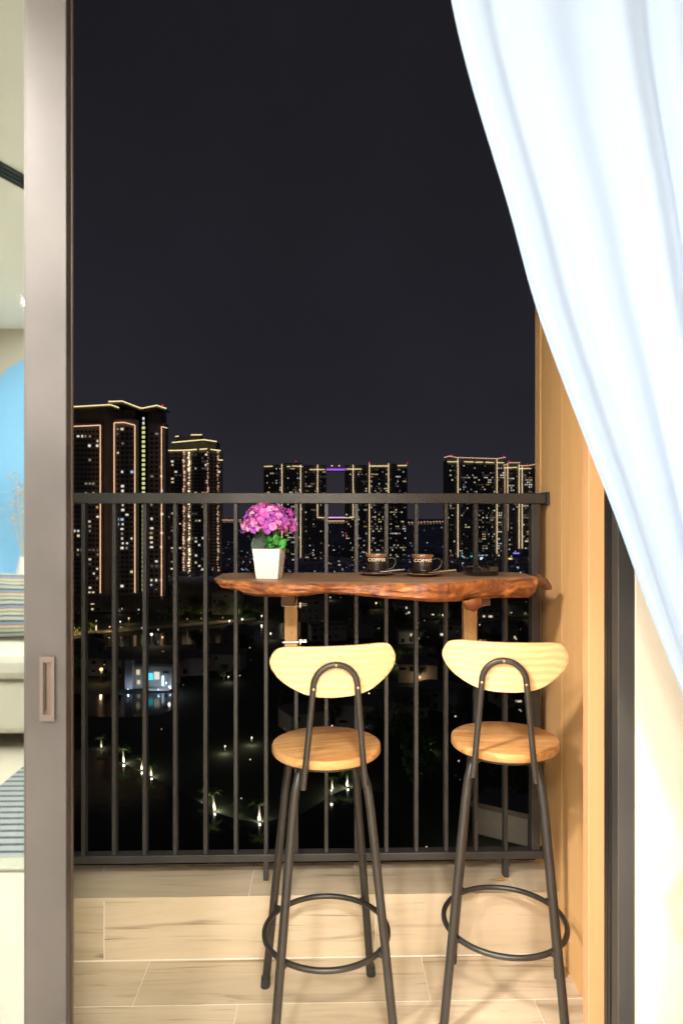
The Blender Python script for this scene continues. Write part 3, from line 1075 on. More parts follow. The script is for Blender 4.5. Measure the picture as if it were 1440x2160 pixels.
rnd = random.Random(11)
fc = Vector((-.004, -.002, .155))
NF = 120
for k in range(NF):
    zz = 1 - (k + .5) / NF * 1.32
    a = k * 2.39996
    rr = math.sqrt(max(0, 1 - zz * zz))
    d = Vector((rr * math.cos(a), rr * math.sin(a), zz))
    lump = 1 + .22 * noise.noise(d * 3.0 + Vector((3, 1, 7)))
    p = fc + Vector((d.x * .071, d.y * .062, d.z * (.056 if d.z > 0 else .050))) * lump
    nrm = (Vector((d.x, d.y, d.z * .9 + .15)) + Vector((rnd.uniform(-.5, .5), rnd.uniform(-.5, .5), rnd.uniform(-.4, .4)))).normalized()
    q = nrm.to_track_quat('Z', 'Y')
    o = link('floret', fm[k % 6], pf, p)
    o.rotation_mode = 'QUATERNION'
    o.rotation_quaternion = q
    o.scale = [rnd.uniform(.85, 1.2)] * 3
for k in range(9):
    a = k * .7
    b = MB(); b.tube([(.006 * math.cos(a), .006 * math.sin(a), .07), (.014 * math.cos(a), .014 * math.sin(a), .11), (.042 * math.cos(a), .04 * math.sin(a), .150)], .0016, 6)
    link('stem', b.mesh('stem', M['stem'], 60), pf)
def leaf_mesh(L, wd, mat, droop):
    b = MB(); vs, fs = [], []
    for i in range(9):
        u = i / 8
        ww = wd * math.sin(PI * u ** .8) ** .9
        for j in range(5):
            w = (j / 4 - .5) * 2
            vs.append((ww * w * (1 + .06 * math.sin(9 * u * PI)), L * u, droop * u * u + .18 * wd * abs(w) + .0015 * math.sin(22 * u + j)))
    for i in range(8):
        for j in range(4):
            a = i * 5 + j
            fs.append((a, a + 1, a + 6, a + 5))
    b.add(vs, fs)
    return b.mesh('leaf', mat, 60, fix=False)
big, med, smal = leaf_mesh(.058, .026, M['leaf_dark'], -.02), leaf_mesh(.045, .014, M['leaf_green'], -.012), leaf_mesh(.024, .008, M['leaf_green'], -.006)
for (x, y, z, rx, ry) in [(-.008, -.036, .082, 84, -34), (.002, -.030, .080, 78, -8), (-.014, -.020, .084, 70, -62)]:
    link('leaf', big, pf, (x, y, z), (R(rx), R(ry), 0))
for k in range(10):
    link('leaf', med, pf, (.008 + rnd.uniform(-.006, .014), -.012 + rnd.uniform(-.01, .02), .080), (R(rnd.uniform(65, 88)), R(rnd.uniform(-5, 50)), 0))
for k in range(46):
    link('leaf', smal, pf, (rnd.uniform(.002, .034), rnd.uniform(-.036, .012), rnd.uniform(.078, .108)), (R(rnd.uniform(10, 85)), 0, R(rnd.uniform(-180, 180))))

# coffee cups
def text_mesh(body, width, height, rad, zc, mat):
    cu = bpy.data.curves.new('lettering', 'FONT')
    cu.body = body; cu.size = 1; cu.extrude = .02; cu.offset = .022; cu.align_x = 'CENTER'; cu.space_character = 1.0
    o = bpy.data.objects.new('tmp', cu); COL.objects.link(o)
    bpy.context.view_layer.update()
    me = bpy.data.meshes.new_from_object(o.evaluated_get(bpy.context.evaluated_depsgraph_get()))
    bpy.data.objects.remove(o)
    bm = bmesh.new(); bm.from_mesh(me)
    bmesh.ops.triangulate(bm, faces=bm.faces)
    bmesh.ops.subdivide_edges(bm, edges=[e for e in bm.edges if e.calc_length() > .15], cuts=2)
    xs = [v.co.x for v in bm.verts]; yv = [v.co.y for v in bm.verts]
    mx, wx, my, hy = (max(xs) + min(xs)) / 2, max(xs) - min(xs), min(yv), max(yv) - min(yv)
    for v in bm.verts:
        a = (v.co.x - mx) / wx * width / rad
        r_ = rad + .0004 + v.co.z * .02
        z = zc + ((v.co.y - my) / hy - .5) * height
        v.co = Vector((r_ * math.sin(a), -r_ * math.cos(a), z))
    bm.to_mesh(me); bm.free()
    me.materials.clear(); me.materials.append(mat)
    return me
def make_cup():
    cu = thing('coffee_cup', 'x x x x', 'cup', group='coffee cups on the counter')
    b = MB()
    b.lathe([(.0005, .002), (.019, .002), (.020, 0), (.024, .0), (.0262, .003), (.0290, .010), (.0310, .020), (.0315, .040), (.0318, .0525)], 56)
    b.lathe([(.0294, .0525), (.0290, .015), (.0005, .008)], 56)
    link('body', b.mesh('body', M['cup'], 45), cu)
    b = MB()
    b.lathe([(.0319, .0525), (.0335, .055), (.0340, .0590), (.0333, .0612), (.0322, .0612), (.0300, .056), (.0296, .0525)], 56)
    link('rim', b.mesh('rim', M['cup_rim'], 45), cu)
    link('lettering', text_mesh('COFFEE', .060, .0095, .0318, .0455, M['letters']), cu)
    b = MB()
    pts = [(.030, 0, .046), (.040, 0, .0495), (.050, 0, .0485), (.0565, 0, .042), (.0555, 0, .032), (.049, 0, .022), (.040, 0, .016), (.0300, 0, .0145)]
    dn = []
    for i in range(len(pts) - 1):
        p0, p1, p2, p3 = [Vector(pts[min(max(i + d, 0), len(pts) - 1)]) for d in (-1, 0, 1, 2)]
        for k in range(5):
            u = k / 5
            dn.append(.5 * ((2 * p1) + (-p0 + p2) * u + (2 * p0 - 5 * p1 + 4 * p2 - p3) * u * u + (-p0 + 3 * p1 - 3 * p2 + p3) * u ** 3))
    dn.append(Vector(pts[-1]))
    b.tube(dn, .0030, 10, flat=1.5)
    link('handle', b.mesh('handle', M['cup'], 60), cu)
    b = MB(); b.lathe([(.0005, .040), (.0292, .040)], 40)
    link('coffee', b.mesh('coffee', M['blackglass']), cu)
    return cu
def make_saucer():
    b = MB()
    b.lathe([(.0005, .0030), (.022, .0030), (.030, .0036), (.044, .0080), (.0525, .0105), (.0535, .0096), (.045, .0055), (.030, .0005), (.0005, .0)], 64)
    o = link('saucer', b.mesh('saucer', M['cup'], 50))
    r_ = MB(); r_.tube([(.0530 * math.cos(k * PI / 32), .0530 * math.sin(k * PI / 32), .0101) for k in range(64)], .0010, 6, closed=True)
    link('rim', r_.mesh('rim', M['cup_rim'], 60), o)
    return o
def make_spoon():
    sp = thing('spoon', 'x x x x', 'spoon', group='teaspoons on the saucers')
    b = MB(); pts = [(0, 0, 0), (.02, 0, .002), (.05, 0, .0045), (.075, 0, .0055)]
    b.tube(pts, .002, 10, rs=[.0016, .0019, .0026, .0030], flat=.5)
    link('handle', b.mesh('handle', M['steel'], 60), sp)
    b = MB(); vs, fs = [], []
    for i in range(9):
        for j in range(9):
            u, w = i / 8 * 2 - 1, j / 8 * 2 - 1
            x, y = u * math.sqrt(1 - w * w / 2) * .013, w * math.sqrt(1 - u * u / 2) * .0085
            vs.append((x - .012, y, .004 * ((x / .013) ** 2 + (y / .0085) ** 2) - .003))
    for i in range(8):
        for j in range(8):
            a = i * 9 + j; fs.append((a, a + 1, a + 10, a + 9))
    b.add(vs, fs)
    link('bowl', b.mesh('bowl', M['steel'], 70), sp)
    return sp
cupA = make_cup(); cupB = copy_tree(cupA)
sauA = make_saucer(); sauB = copy_tree(sauA)
spA = make_spoon(); spB = copy_tree(spA)
c1, c2 = gp(795, 1213.5, CZ), gp(891, 1215.5, CZ)
for cup, sau, sp_, c_, lab, labs, labp, rz in ((cupA, sauA, spA, c1, 'dark brown cup lettered COFFEE, nearer the flower pot', 'dark saucer under the cup nearer the flower pot', 'steel teaspoon on the saucer nearer the flower pot', -6),
                                         (cupB, sauB, spB, c2, 'dark brown cup lettered COFFEE, between the other cup and the ashtray', 'dark saucer under the cup nearer the ashtray', 'bright teaspoon sticking out from the saucer nearer the ashtray', -3)):
    sau.location = (c_.x, c_.y, CZ); tag(sau, labs, 'saucer', 'saucers on the counter')
    cup.location = (c_.x, c_.y + .004, CZ + .0032); cup.rotation_euler = (0, 0, R(rz)); cup['label'] = lab
    sp_['label'] = labp
    far = 0 if cup is cupA else .016
    sp_.location = (c_.x + .006 + far * .3, c_.y - .040, CZ + .0125); sp_.rotation_euler = (0, R(-1), R(7 + far * 200))
    if far: sp_.scale = (1.15, 1.1, 1.1)
# ashtray
A_ = gp(1012, 1213, CZ)
b = MB()
n = 64
prof = [(.0005, .007), (.034, .007), (.038, .026), (.046, .027), (.048, .024), (.046, .002), (.044, 0), (.0005, 0)]
vs = []
for r_, z in prof:
    for k in range(n):
        a = 2 * PI * k / n
        sqf = 1 / max(abs(math.cos(a)), abs(math.sin(a))) * .5 + .5
        notch = -.007 * max(0, 1 - ((a + PI / 4) % (PI / 2) - PI / 4) ** 2 / .012) if z > .02 else 0
        vs.append((r_ * math.cos(a) * sqf, r_ * math.sin(a) * sqf, z + notch))
fs = []
for i in range(len(prof) - 1):
    for k in range(n):
        fs.append((i * n + k, i * n + (k + 1) % n, (i + 1) * n + (k + 1) % n, (i + 1) * n + k))
b.add(vs, fs)
tag(link('ashtray', b.mesh('ashtray', M['blackglass'], 45), None, (A_.x, A_.y, CZ), (0, 0, R(12))), 'black glass ashtray on the counter near the wood clad wall', 'ashtray')
# dry leaf scrap on the ledge
D_ = gp(1043, 1829, LZ)
b = MB(); vs, fs = [], []
for i in range(7):
    for j in range(4):
        vs.append((.026 * (i / 6 - .5), .016 * (j / 3 - .5) * math.sin(PI * (i + .6) / 7.2), .004 + .008 * noise.noise(Vector((i * .6, j * .7, 1))) + .002 * abs(j - 1.5)))
for i in range(6):
    for j in range(3):
        a = i * 4 + j; fs.append((a, a + 1, a + 5, a + 4))
b.add(vs, fs)
b.tube([(-.013, 0, .004), (-.03, .004, .009), (-.045, -.002, .014)], .0008, 5)
tag(link('dry_leaf', b.mesh('dry_leaf', M['dryleaf'], 60), None, (D_.x, 2.20, LZ), (0, 0, R(20))), 'small curled dry leaf on the tiled ledge by the railing foot', 'leaf')

# ================================================================== THE CITY BELOW AND BEYOND
GZ = EYE - 55.0
b = MB(); b.add([(-30000, -300, GZ - .3), (30000, -300, GZ - .3), (30000, 50000, GZ - .3), (-30000, 50000, GZ - .3)], [(0, 1, 2, 3)])
link('ground', b.mesh('ground', M['ground']), kind='structure')
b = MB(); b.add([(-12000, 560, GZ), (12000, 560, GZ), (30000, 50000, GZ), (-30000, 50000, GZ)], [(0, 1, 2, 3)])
link('hazed_town_ground', b.mesh('hazed_town_ground', M['hazed_ground']), kind='structure')

def water_mat():
    m, n, l, b_ = nmat('lake_water')
    b_.inputs['Base Color'].default_value = (.006, .008, .008, 1)
    b_.inputs['Roughness'].default_value = .09
    b_.inputs['Specular IOR Level'].default_value = .13
    t_ = n.new('ShaderNodeTexCoord'); x = n.new('ShaderNodeTexNoise')
    x.inputs['Scale'].default_value = 1.2; x.inputs['Detail'].default_value = 3
    l.new(t_.outputs['Object'], x.inputs['Vector'])
    k = n.new('ShaderNodeBump'); k.inputs['Strength'].default_value = .25; k.inputs['Distance'].default_value = .06
    l.new(x.outputs['Fac'], k.inputs['Height']); l.new(k.outputs[0], b_.inputs['Normal'])
    return m
M['water'] = water_mat()
def sheet(name, poly, z, mat, kind='structure'):
    g = [gp(x, y, z) for x, y in poly]
    b = MB(); b.add(g, [tuple(range(len(g)))])
    return link(name, b.mesh(name, mat), kind=kind)
sheet('canal_water', [(150, 1352), (440, 1326), (640, 1312), (640, 1345), (430, 1358), (150, 1368)], GZ - .2, M['water'])
sheet('pond_water', [(120, 1462), (250, 1466), (372, 1461), (376, 1494), (330, 1510), (250, 1514), (120, 1508)], GZ - .2, M['water'])
sheet('lake_water', [(60, 1574), (214, 1584), (262, 1611), (300, 1629), (330, 1644), (410, 1684), (455, 1713), (500, 1728), (548, 1735), (640, 1715), (700, 1676), (735, 1662), (800, 1670), (840, 1760), (860, 1950), (0, 1990)], GZ - .2, M['water'])
sheet('path', [(120, 1336), (300, 1322), (440, 1312), (540, 1302), (540, 1307), (440, 1318), (300, 1329), (120, 1344)], GZ + .02, plain('pale_paving', (.35, .30, .22), .9))

winm = {}
def win_mesh(w, h, g):
    k = (round(w, 2), round(h, 2), g)
    if k not in winm:
        b = MB(); b.box(-w / 2, w / 2, -.10, .10, -h / 2, h / 2)
        winm[k] = b.mesh('window', G[g])
    return winm[k]
def strip(par, pts, Y, r=.34, g='led', name='led_strip'):
    b = MB(); b.tube([pt(x, y, Y) for x, y in pts], r, 5)
    return link(name, b.mesh(name, G[g]), par)
def block(par, x0, x1, ytop, Y, dep=18, mat='facade', name='wall'):
    a, c_ = pt(x0, ytop, Y), pt(x1, ytop, Y)
    return boxobj(name, a.x, c_.x, Y, Y + dep, GZ, a.z, M[mat], par)
def grid(par, rnd, x0, x1, ytop, ybot, Y, pitch, col, lit, wf=.62, hf=.5, ww=(5, 4, 5, 1.2, 5, .6), maxn=300):
    """dark panes joined as one part, lit windows one by one"""
    A, B = pt(x0, ytop, Y), pt(x1, ybot, Y)
    nc, nr = max(1, int((B.x - A.x) / col)), int((A.z - B.z) / pitch)
    cw = (B.x - A.x) / nc
    dk, n_ = MB(), 0
    keys = ['w0', 'w1', 'w2', 'w3', 'w4', 'w5']
    colbias = [rnd.choice((.35, .7, 1, 1, 1.7)) for _ in range(nc)]
    for r_ in range(nr):
        rowb = rnd.choice((.5, 1, 1, 1.5))
        run = 0
        for c_ in range(nc):
            cx, cz = A.x + cw * (c_ + .5), A.z - pitch * (r_ + .5)
            w, h = cw * wf, pitch * hf
            hit = rnd.random() < lit * colbias[c_] * rowb or (run and rnd.random() < .33)
            if hit and n_ < maxn:
                g = rnd.choices(keys, ww)[0] if not run else run
                run = g if rnd.random() < .6 else 0
                f = rnd.choice((.6, .8, 1, 1))
                link('window', win_mesh(w * f, h * rnd.choice((.75, 1)), g), par, (cx + rnd.uniform(-.1, .1) * cw, Y - .02, cz))
                n_ += 1
            else:
                run = 0
                dk.box(cx - w / 2, cx + w / 2, Y - .05, Y + .05, cz - h / 2, cz + h / 2)
    for r_ in range(nr + 1):
        z = A.z - pitch * r_
        dk.box(A.x, B.x, Y - .35, Y - .001, z - .12, z + .12, 1)
    if dk.v:
        o = link('dark_window', dk.mesh('dark_window', [M['pane'], M['facade_slab']], fix=False), par, kind='stuff')
    return n_
rnd = random.Random(5)

# -- tower 1, largest, at the left
T = thing('apartment_tower', 'tallest and nearest tower at the left, outlined in warm light with a yellow green stairwell', 'tower')
Y = 480
block(T, 90, 215, 893, Y, 30); block(T, 215, 240, 872, Y + 10, 24); block(T, 240, 286, 884, Y - 3, 30)
block(T, 286, 312, 864, Y + 6, 26); block(T, 312, 349, 893, Y, 9); block(T, 100, 346, 864, Y + 6, 8, name='crown')
grid(T, rnd, 96, 210, 905, 1262, Y, 3.3, 2.6, .19, ww=(5, 5, 3, .8, 2, .3))
grid(T, rnd, 217, 238, 900, 1255, Y + 10, 3.3, 2.6, .20, ww=(5, 5, 3, .5, 2, .3))
grid(T, rnd, 244, 283, 900, 1255, Y - 3, 3.3, 3.0, .22, ww=(3, 6, 3, 2.2, 2, .8))
grid(T, rnd, 315, 346, 910, 1262, Y, 3.3, 2.6, .30, ww=(5, 5, 3, .6, 3, .5))
for k in range(39):
    z0 = pt(300, 883 + 9.75 * k, Y + 6)
    if k == 17: continue
    w_ = win_mesh(2.1 if k > 1 else 1.3, 1.9, 'stair' if k > 1 else 'w1')
    link('stair_window', w_, T, (pt(303, 900, Y + 5.9).x, Y + 5.9, z0.z))
for P_ in ([(100, 902), (212, 897)], [(212, 897), (212, 1260)], [(241, 892), (262, 891), (285, 897)], [(241, 892), (241, 1260)], [(285, 897), (285, 1261)], [(341, 1257), (341, 900)], [(341, 900), (353, 903)]):
    strip(T, P_, Y - 4.2, .27, 'led_o')
for P_ in ([(100, 860), (152, 858), (233, 853.5), (251, 860)], [(229, 847), (258, 846), (294, 860)], [(294, 860), (300, 861), (331, 855), (351, 861.5)]):
    strip(T, P_, Y - 5.5, .32, 'led_y')
def canopy(par, pts, Y, dep, th=1.0):
    b = MB(); vs = []
    for x, y in pts:
        p = pt(x, y, Y); vs += [(p.x, Y, p.z - .45), (p.x, Y + dep, p.z - .45), (p.x, Y + dep, p.z - .45 - th), (p.x, Y, p.z - .45 - th)]
    fs = []
    for i in range(len(pts) - 1):
        for k in range(4):
            fs.append((i * 4 + k, i * 4 + (k + 1) % 4, i * 4 + 4 + (k + 1) % 4, i * 4 + 4 + k))
    fs += [(0, 1, 2, 3), tuple(len(vs) - 4 + k for k in range(4))]
    b.add(vs, fs)
    return link('roof_canopy', b.mesh('roof_canopy', M['facade_slab']), par)
canopy(T, [(100, 860), (152, 858), (233, 853.5), (251, 860)], Y - 5, 30)
canopy(T, [(229, 847), (258, 846), (294, 860)], Y - 5, 30)
canopy(T, [(294, 860), (331, 855), (351, 861.5)], Y - 5, 13)
for x, y in ((156, 873), (248, 863), (336, 867), (259, 877), (156, 890)):
    p = pt(x, y, Y - 1); link('flood_lamp', win_mesh(1.6, 1.5, 'led_y'), T, (p.x, Y + 8, p.z))
p = pt(347, 858, Y); link('beacon', win_mesh(1, 1, 'red'), T, (p.x, Y - 6, p.z)); p = pt(233, 951, Y); link('beacon', win_mesh(1.6, 1.2, 'red'), T, (p.x, Y + 9.5, p.z))

# -- tower 2
T = thing('apartment_tower', 'second tower from the left, edged by dotted lights, with stepped roof', 'tower')
Y = 650
block(T, 350, 385, 950, Y + 4, 30); block(T, 385, 440, 948, Y, 34); block(T, 440, 467, 950, Y + 3, 8)
block(T, 364, 456, 930, Y + 8, 24, name='crown'); block(T, 372, 424, 919, Y + 12, 14, name='crown')
grid(T, rnd, 351, 384, 955, 1210, Y + 4, 3.3, 3.0, .2); grid(T, rnd, 403, 438, 955, 1210, Y, 3.3, 3.0, .2, ww=(5, 5, 3, 1, 3, 1)); grid(T, rnd, 443, 466, 955, 1200, Y + 3, 3.3, 3.2, .06)
for P_ in ([(348, 950.5), (380, 950), (400, 949), (415, 948)], [(421, 948), (437, 946.5)], [(444, 948), (465, 950.5)], [(363, 933.5), (400, 930), (430, 927.5), (457, 931.5)], [(370, 921), (377, 920)], [(403, 917.5), (426, 917)], [(461, 970.5), (470, 970.5)]):
    strip(T, P_, Y - 1.2, .40, 'led_y')
for x in (388, 399, 438, 460, 352):
    b = MB(); y = 951.0 + (x % 5)
    xx = x
    while y < 1207:
        p = pt(xx + rnd.uniform(-1.3, 1.3), y, Y - 1)
        s_ = rnd.choice((.35, .55, .75)) * (1 if x < 430 else .8)
        b.box(p.x - s_, p.x + s_, Y - 1.4, Y - .8, p.z - s_ * .9, p.z + s_ * .9)
        y += rnd.choice((3.0, 4.5, 6.0)) if x != 352 else 13
    o = link('dotted_light', b.mesh('dotted_light', G['amber_dot' if x != 399 else 'led'], fix=False), T, kind='stuff')
b = MB(); b.box(pt(384, 950, Y - 1).x, pt(386, 950, Y - 1).x, Y - 1, Y - .1, pt(384, 1206, Y).z, pt(384, 950, Y).z)
link('fin', b.mesh('fin', plain('lit_fin', (.30, .24, .17), .7)), T)

# -- far row of towers
Y = 950
def far_tower(label, blocks, grids, strips, beacons=()):
    T_ = thing('apartment_tower', label, 'tower')
    for a in blocks: block(T_, *a)
    for x0, x1, yt, lit in grids: grid(T_, rnd, x0, x1, yt, 1186, Y, 3.3, 2.5, lit, wf=.60, hf=.46, ww=(4, 5, 6, 1.5, 6, .8), maxn=295)
    for g, r_, P_ in strips: strip(T_, P_, Y - 1.2, r_, g)
    for x, y in beacons:
        p = pt(x, y, Y); link('beacon', win_mesh(1.3, 1.3, 'red'), T_, (p.x, Y - 1.5, p.z))
    return T_
V = .25
far_tower('leftmost tower of the distant middle row, behind the purple flowers', [(556, 640, 980, Y, 30), (600, 637, 977, Y + 6, 20)],
          [(558, 593, 986, .20), (597, 638, 986, .26)],
          [('led', V, [(594.5, 978), (594.5, 1178)]), ('led', V, [(634, 980), (634, 1178)]), ('led_y', .36, [(557, 984), (575, 983.5)]), ('led_y', .34, [(605, 984), (612, 984)]), ('led_y', .34, [(616, 983), (638, 984)])], [(624, 973)])
T = far_tower('pair of distant towers joined by two violet skybridges', [(642, 688, 981, Y, 30), (728, 775, 981, Y, 30)],
          [(643, 687, 993, .17), (729, 774, 993, .15)],
          [('led', V, [(669.6, 980), (669.6, 1092)]), ('led', V, [(744.5, 980), (744.5, 1092)]), ('led', V, [(669.6, 1092), (744.5, 1092)]), ('led_y', .34, [(653, 990.5), (685, 990.5)]), ('led_y', .34, [(730, 989.5), (762, 989.5)])], [(729, 1125)])
for y in (990, 1091):
    a, c_ = pt(688, y, Y), pt(728, y, Y)
    br = boxobj('skybridge', a.x, c_.x, Y + 4, Y + 14, a.z - 2.2, a.z + 2.2, M['facade'], T)
    link('led_strip', (lambda q: (q.box(a.x, c_.x, Y + 3.3, Y + 3.9, a.z - (1.2 if y < 1000 else .5), a.z + (1.2 if y < 1000 else .5)), q.mesh('led_strip', G['led_v']))[1])(MB()), br)
for x, y in ((700, 982), (715.5, 982)):
    p = pt(x, y, Y); link('roof_lamp', win_mesh(1.4, 1.4, 'led_y'), T, (p.x, Y + 5, p.z))
far_tower('rightmost tower of the distant middle row, above the coffee cups', [(777, 859, 978, Y, 30)],
          [(781, 817, 988, .24), (822, 856, 988, .22)],
          [('led', V, [(778.6, 977), (778.6, 1180)]), ('led', V, [(819, 977), (819, 1060)]), ('led_y', .42, [(780, 983), (818, 983)]), ('led_y', .36, [(838, 982), (858, 982)])], [(778.6, 975), (858, 977)])
far_tower('broad distant tower right of the middle row, under one long lit roofline', [(943, 1064, 969, Y, 34)],
          [(944, 963, 980, .15), (968, 1006, 980, .10), (1008, 1044, 980, .24), (1049, 1063, 985, .36)],
          [('led', V, [(965.3, 965), (965.3, 1177)]), ('led', V, [(1047.5, 967), (1047.5, 1168)]), ('led_o', .30, [(936, 965), (948, 962), (961, 965), (1047.5, 967.5), (1066, 964.5)])]
          + [('led_y', .35, P_) for P_ in ([(943, 974), (965, 974)], [(978, 974), (998, 974.5)], [(1002, 975), (1018, 975)], [(1023, 975), (1041, 976)], [(1049, 976), (1062, 976)])], [(952, 960.5), (1061, 963)])
far_tower('narrow distant tower against the wood clad wall, with paired light strips', [(1062, 1071, 984, Y + 2, 30), (1071, 1095, 978, Y, 30), (1095, 1150, 985, Y + 1, 30)],
          [(1072, 1092, 992, .14), (1102, 1122, 990, .30)],
          [('led_o', V, [(1064, 984), (1064, 1150)]), ('led', V, [(1070, 979), (1070, 1120)]), ('led', V, [(1094, 980), (1094, 1157)]), ('led', V, [(1100.5, 983), (1100.5, 1157)]), ('led_o', .30, [(1061, 981.5), (1067, 980), (1073, 976), (1096, 976)]), ('led_o', .30, [(1094, 982), (1112, 982.5), (1130, 979)]), ('led_y', .35, [(1062, 987), (1090, 986)]), ('led_y', .35, [(1094, 988.5), (1119, 988.5)])], [(1072, 973), (1110, 980)])

# -- distant town: countless low blocks and lights
rnd = random.Random(21)
b = MB()
for k in range(1500):
    px, py = rnd.uniform(60, 1200), 1101 + 118 * rnd.random() ** 1.1
    g = gp(px, py, GZ); d = g.y
    if py > 1196 and rnd.random() < .5: continue
    w, h = d * rnd.uniform(4, 16) / 1440, d * rnd.uniform(2, 7) / 1440
    h = min(h, 26)
    b.box(g.x - w / 2, g.x + w / 2, d, d + w, GZ, GZ + h, rz=rnd.uniform(-.5, .5))
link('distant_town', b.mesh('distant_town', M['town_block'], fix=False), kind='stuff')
b = MB()
cols = ['w1', 'w0', 'w2', 'w3', 'bulb', 'w5', 'blue', 'cyan', 'red']
for k in range(1150):
    band = rnd.random()
    px = rnd.uniform(60, 1200)
    py = 1100 + 112 * rnd.random() ** .8 if band < .8 else rnd.gauss(1192, 9)
    if noise.noise(Vector((px * .018, py * .05, 3))) < -.12: continue
    g = gp(px, py, GZ + 8); d = g.y
    s_ = d * rnd.choice((.35, .45, .6, .9)) / 1440
    wx = s_ * rnd.choice((1, 1, 1, 1.6, 2.6))
    mi = rnd.choices(range(9), (6, 4, 6, 4, 1.2, 1, .5, .3, .4))[0]
    b.box(g.x - wx, g.x + wx, d - 14, d - 13.5, g.z - s_ * .8, g.z + s_ * .8, mi)
link('town_light', b.mesh('town_light', [G[c_] for c_ in cols], fix=False), kind='stuff')
b = MB()
for x0, x1, y0, y1, st_ in ((466, 510, 1097, 1096.5, 4.6), (862, 936, 1102, 1100, 6.5), (690, 726, 1099, 1099, 3.2)):
    x = x0
    while x < x1:
        p = pt(x, y0 + (y1 - y0) * (x - x0) / (x1 - x0) + rnd.uniform(-.4, .4), 3600)
        b.box(p.x - 2.6, p.x + 2.6, 3600, 3602, p.z - 2, p.z + 2, 0)
        b.box(p.x + 3, p.x + 4.2, 3600, 3601, p.z - 12, p.z - 7, 0)
        x += st_
link('bridge_light', b.mesh('bridge_light', G['led_o'], fix=False), kind='stuff')
def sign(px, py, wpx, hpx, Y_, g, label):
    p = pt(px, py, Y_); w, h = Y_ * wpx / 1440, Y_ * hpx / 1440
    t_ = thing('lit_sign', label, 'illuminated sign', (p.x, Y_, GZ))
    b = MB(); b.box(-w / 2, w / 2, -.3, .3, p.z - GZ - h / 2, p.z - GZ + h / 2); link('panel', b.mesh('panel', G[g]), t_, bevel=h * .2)
    b = MB(); b.box(-.25, .25, .31, .8, 0, p.z - GZ); link('post', b.mesh('post', M['pole']), t_)
sign(620, 1182.5, 11, 4, 900, 'big', 'bright bluish white sign in the town right of the flower pot')
sign(621, 1201.5, 16, 2.2, 800, 'cyan', 'thin cyan light bar in the town above the counter')
sign(655, 1202.5, 15, 2.6, 790, 'blue', 'blue violet light bar in the town, left of the cups')
sign(1018, 1178.5, 11, 5, 900, 'big', 'large bluish white sign at the foot of the broad distant tower')
sign(995, 1173.5, 8, 3, 920, 'teal', 'small teal sign at the foot of the broad distant tower')
sign(1075, 1178.5, 7, 3, 900, 'yell', 'small yellow sign at the foot of the narrow distant tower')
sign(1088, 1167, 14, 2.5, 930, 'blue', 'violet light bar under the narrow distant tower')
sign(541, 1207, 9, 1.8, 700, 'yell', 'thin yellow light bar just above the counter, left of the pot')

# -- houses and low buildings in the middle distance
def house(px, py, w, d, h, rz, label, roof='hip', lit=(), wallm='villa', floors=2, name='villa', cat='house'):
    g = gp(px, py, GZ)
    H_ = thing(name, label, cat, (g.x, g.y + d / 2, GZ), rz)
    b = MB(); b.box(-w / 2, w / 2, -d / 2, d / 2, -.2, h); link('wall', b.mesh('wall', M[wallm]), H_)
    b = MB(); o_ = .6
    if roof == 'hip':
        rh, k = w * .16, min(w, d) * .42
        b.add([(-w / 2 - o_, -d / 2 - o_, h + .01), (w / 2 + o_, -d / 2 - o_, h + .01), (w / 2 + o_, d / 2 + o_, h + .01), (-w / 2 - o_, d / 2 + o_, h + .01), (-w / 2 + k, 0, h + rh), (w / 2 - k, 0, h + rh)],
              [(3, 2, 1, 0), (0, 1, 5, 4), (1, 2, 5), (2, 3, 4, 5), (3, 0, 4)])
    else:
        b.box(-w / 2 - o_, w / 2 + o_, -d / 2 - o_, d / 2 + o_, h + .01, h + .35)
        b.box(-w / 2 - o_ + .01, w / 2 + o_ - .01, -d / 2 - o_ + .01, -d / 2 - o_ + .25, h + .351, h + .9)
    link('roof', b.mesh('roof', M['villa_roof']), H_)
    n_ = max(2, int(w / 3.2)); fh = h / floors; q = 0
    for f in range(floors):
        for i in range(n_):
            x, z = -w / 2 + w * (i + .5) / n_, fh * (f + .5)
            on = (f * n_ + i) in lit
            if not on and random.random() < .45: continue
            ws = random.choice((.7, 1.0, 1.5)); hs = random.choice((.6, .9, 1.2))
            fr = link('window', (lambda m_: (m_.box(-.75 * ws, .75 * ws, -.10, .04, -.75 * hs, .75 * hs), m_.mesh('window', M['facade_slab']))[1])(MB()), H_, (x, -d / 2 - .0, z))
            b = MB(); b.box(-.75 * ws + .13, .75 * ws - .13, -.13, -.101, -.75 * hs + .13, .75 * hs - .13)
            link('pane', b.mesh('pane', G[random.choice(['w0', 'w1', 'w0'])] if on else M['pane']), fr)
    return H_
def lamp_at(px, py, hh, energy, col, r=.15, Y_off=0):
    g = gp(px, py, GZ + hh)
    ld = bpy.data.lights.new('night_lamp', 'POINT'); ld.energy = energy; ld.color = col; ld.shadow_soft_size = r
    return g, ld
